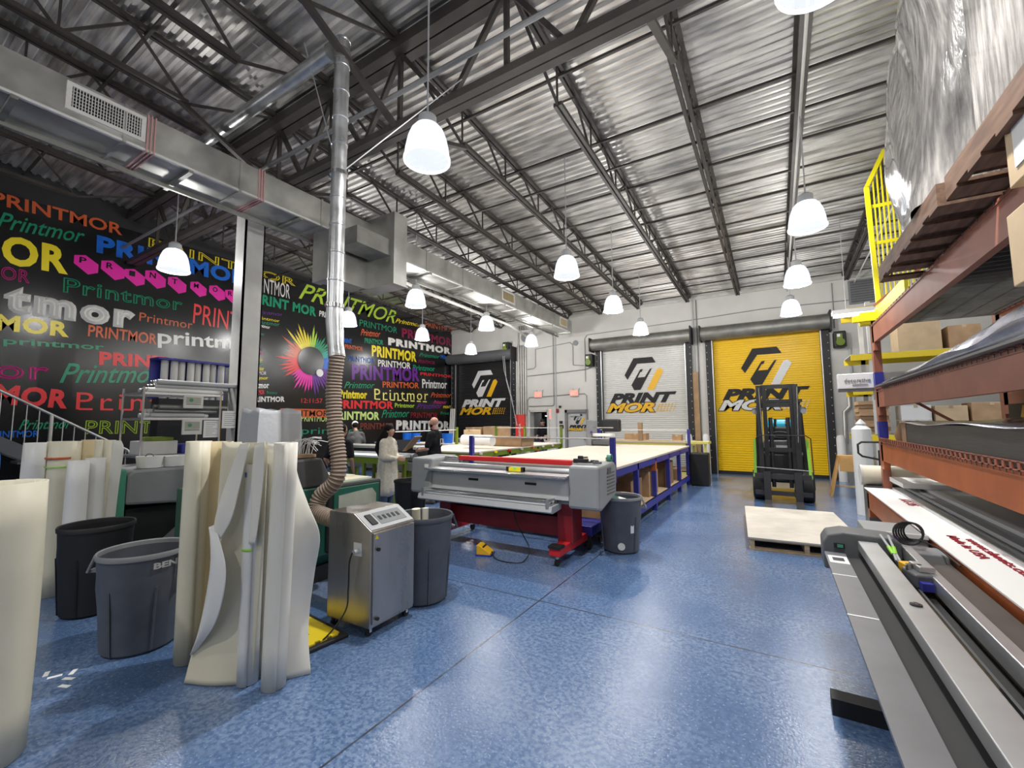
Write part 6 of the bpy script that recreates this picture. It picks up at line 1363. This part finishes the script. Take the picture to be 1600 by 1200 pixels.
for a in ((2.15, 2.6, 11.4, 11.9, 1.343, 1.62, 'white carton, lower of two on the yellow rack', 'white'), (2.15, 2.6, 11.42, 11.9, 1.63, 1.92, 'white carton, upper of two on the yellow rack', 'white'), (2.65, 3.1, 11.4, 11.9, 1.343, 1.9, 'kraft box with white labels right of the white cartons', 'kraft_light'), (3.15, 3.7, 11.4, 11.9, 1.343, 1.95, 'kraft box at the right of the yellow rack middle shelf', 'kraft'),
          (2.2, 2.85, 11.45, 12.1, 3.012, 3.7, 'large pale kraft box on the upper shelf of the yellow rack', 'kraft_light'), (2.95, 3.4, 11.45, 12.0, 3.012, 3.45, 'smaller kraft box on the upper shelf of the yellow rack', 'kraft'), (1.9, 2.6, 11.45, 11.9, 2.292, 2.6, 'pale box on the shelf behind the banner', 'kraft_light')):
    carton(*a[:7], m=a[7])
carton(1.5, 1.95, 13.3, 13.8, 0, .5, 'low grey storage box on the floor by the back wall', m='grey')

# ---------------- bench trimmer ----------------
t = thing('sheet_trimmer', 'long grey bench trimmer with a pale clamping bar in the foreground', 'trimmer', (.5, 2.4, 0))
MB().b(.24, .355, .3, 3.72, .735, .75).build('front_plate', 'trim_grey', t, world=True)
for y in (3.20, 2.58): MB().b(.238, .352, y, y+.012, .750, .7515).build('chalk_mark', 'paper', t, world=True)
MB().b(.25, .35, 3.45, 3.62, .750, .753).build('warning_label', 'paper', t, world=True)
MB().b(.27, .33, 3.50, 3.57, .753, .755).build('label_print', 'near_black', t, world=True)
MB().b(.355, .46, .3, 3.74, .70, .735).build('shadow_gap', 'rubber', t, world=True)  # shadow gap beside the clamp bar, put in as a black strip
m = MB().b(.43, .535, .3, 3.76, .775, .835); m.build('clamp_bar', 'alu', t, bevel=.004, world=True)
MB().cyl((.485, 2.60, .835), .022, .006, 24).build('bar_bolt', 'near_black', t, world=True); MB().cyl((.485, 2.60, .84), .012, .006, 6).build('bar_nut', 'chrome', t, world=True)
MB().b(.535, .66, .3, 3.80, .68, .72).build('blade_channel', 'black', t, world=True)
MB().b(.565, .585, .3, 3.75, .72, .74).b(.60, .61, .3, 3.75, .72, .75).build('inner_rail', 'dark_grey', t, world=True)
MB().b(.585, .60, 2.2, 3.45, .721, .726).build('ruler_strip', 'tan_sheet', t, world=True)
MB().b(.665, .715, .3, 3.85, .74, .82).build('rear_rail', 'alu', t, bevel=.004, world=True)
MB().b(.715, .90, .3, 3.95, .66, .73).build('rear_table', 'trim_table', t, world=True)
MB().prism([(.24, .62), (.24, .80), (.27, .85), (.36, .875), (.62, .865), (.66, .84), (.66, .62)], 3.78, 4.02, 'y').build('end_housing', 'dark_grey', t, bevel=.01, world=True)
sw = MB().b(.30, .36, 3.768, 3.78, .77, .80).build('switch_frame', 'black', t, world=True); MB().b(.318, .35, 3.762, 3.768, .775, .795).build('green_button', 'teal_green', sw, world=True)
MB().b(.66, .90, 3.85, 4.05, .60, .78).build('rear_end_cap', 'grey', t, bevel=.01, world=True)
for y in (.8, 3.1):
    MB().b(.5, .8, y, y+.08, .08, .70).build('leg', 'near_black', t, world=True)
    MB().b(.19, .90, y+.02, y+.13, 0, .09).build('foot', 'near_black', t, world=True)
MB().b(.55, .75, .8, 3.1, .2, .28).build('stretcher', 'near_black', t, world=True)
MB().b(.45, .90, .3, 3.9, .56, .66).build('under_frame', 'near_black', t, world=True)
# things lying in the channel
t = thing('pliers', 'pair of pliers with lime green grips in the trimmer channel', 'pliers', (.60, 3.62, .752))
for s in (-1, 1):
    MB().tube([(s*.008, -.06, .03), (s*.006, .02, .05), (s*.02-.03, .13, .14)], .007, 8).build('handle', 'light_grey', t, smooth=True); MB().tube([(s*.006-.004, .02, .05), (s*.012-.012, .06, .085)], .011, 8).build('grip', 'lime_bright', t, smooth=True)
MB().b(-.012, .012, -.10, -.05, .0, .035).build('jaw', 'dark_grey', t)
o = MB().b(-.03, .035, -.045, .045, 0, .06).build('yellow_block', 'logo_yellow', None, bevel=.005); o.location = (.62, 3.42, .752); o.rotation_euler = (0, 0, .3); tag(o, 'yellow block tool lying in the trimmer channel', 'block')
t = thing('cutter_head', 'grey and silver cutter carriage on the trimmer channel rail', 'cutter', (.62, 3.22, .752), .2)
MB().b(-.04, .05, -.07, .09, 0, .07).build('carriage', 'dark_grey', t, bevel=.01); MB().b(.0, .07, -.02, .10, .07, .10).build('cover', 'alu', t, bevel=.005); MB().b(-.03, .02, -.11, -.07, 0, .04).build('blade_guard', 'blue', t)
for k in range(3): MB().cyl((-.03+.025*k, .03, .07), .012, .03, 10).build('screw', 'chrome', t)
t = thing('coiled_cable', 'coiled black cable tied with purple at the end of the trimmer', 'cable', (.72, 3.92, .80))
m = MB()
for k in range(5):
    m.tube([(.01*k+(.075-.006*k)*cos(a/20*2*pi), .015*k, .085+(.075-.004*k)*sin(a/20*2*pi)) for a in range(21)], .006, 6, caps=False)
m.build('coil', 'rubber', t, smooth=True); MB().b(-.09, -.05, .0, .06, .02, .05).build('purple_tie', 'm_pu', t)
MB().tube(spline([(.05, 0, .05), (.13, -.05, .02), (.17, -.16, -.02), (.18, -.25, -.03)], 8), .005, 6).build('cable_tail', 'rubber', t, smooth=True)
t = thing('grey_cabinet', 'grey metal cabinet with pale frame just beyond the trimmer end', 'cabinet', (.78, 4.6, 0))
MB().b(-.22, .13, -.25, .25, 0, .78).build('cabinet_body', 'machine_grey', t, bevel=.008); MB().b(-.235, -.20, -.27, -.25, .0, .80).b(-.20, .13, -.27, -.25, .77, .80).build('frame_edge', 'offwhite', t); MB().b(-.195, -.175, -.262, -.25, .3, .75).build('door_gap', 'black', t)
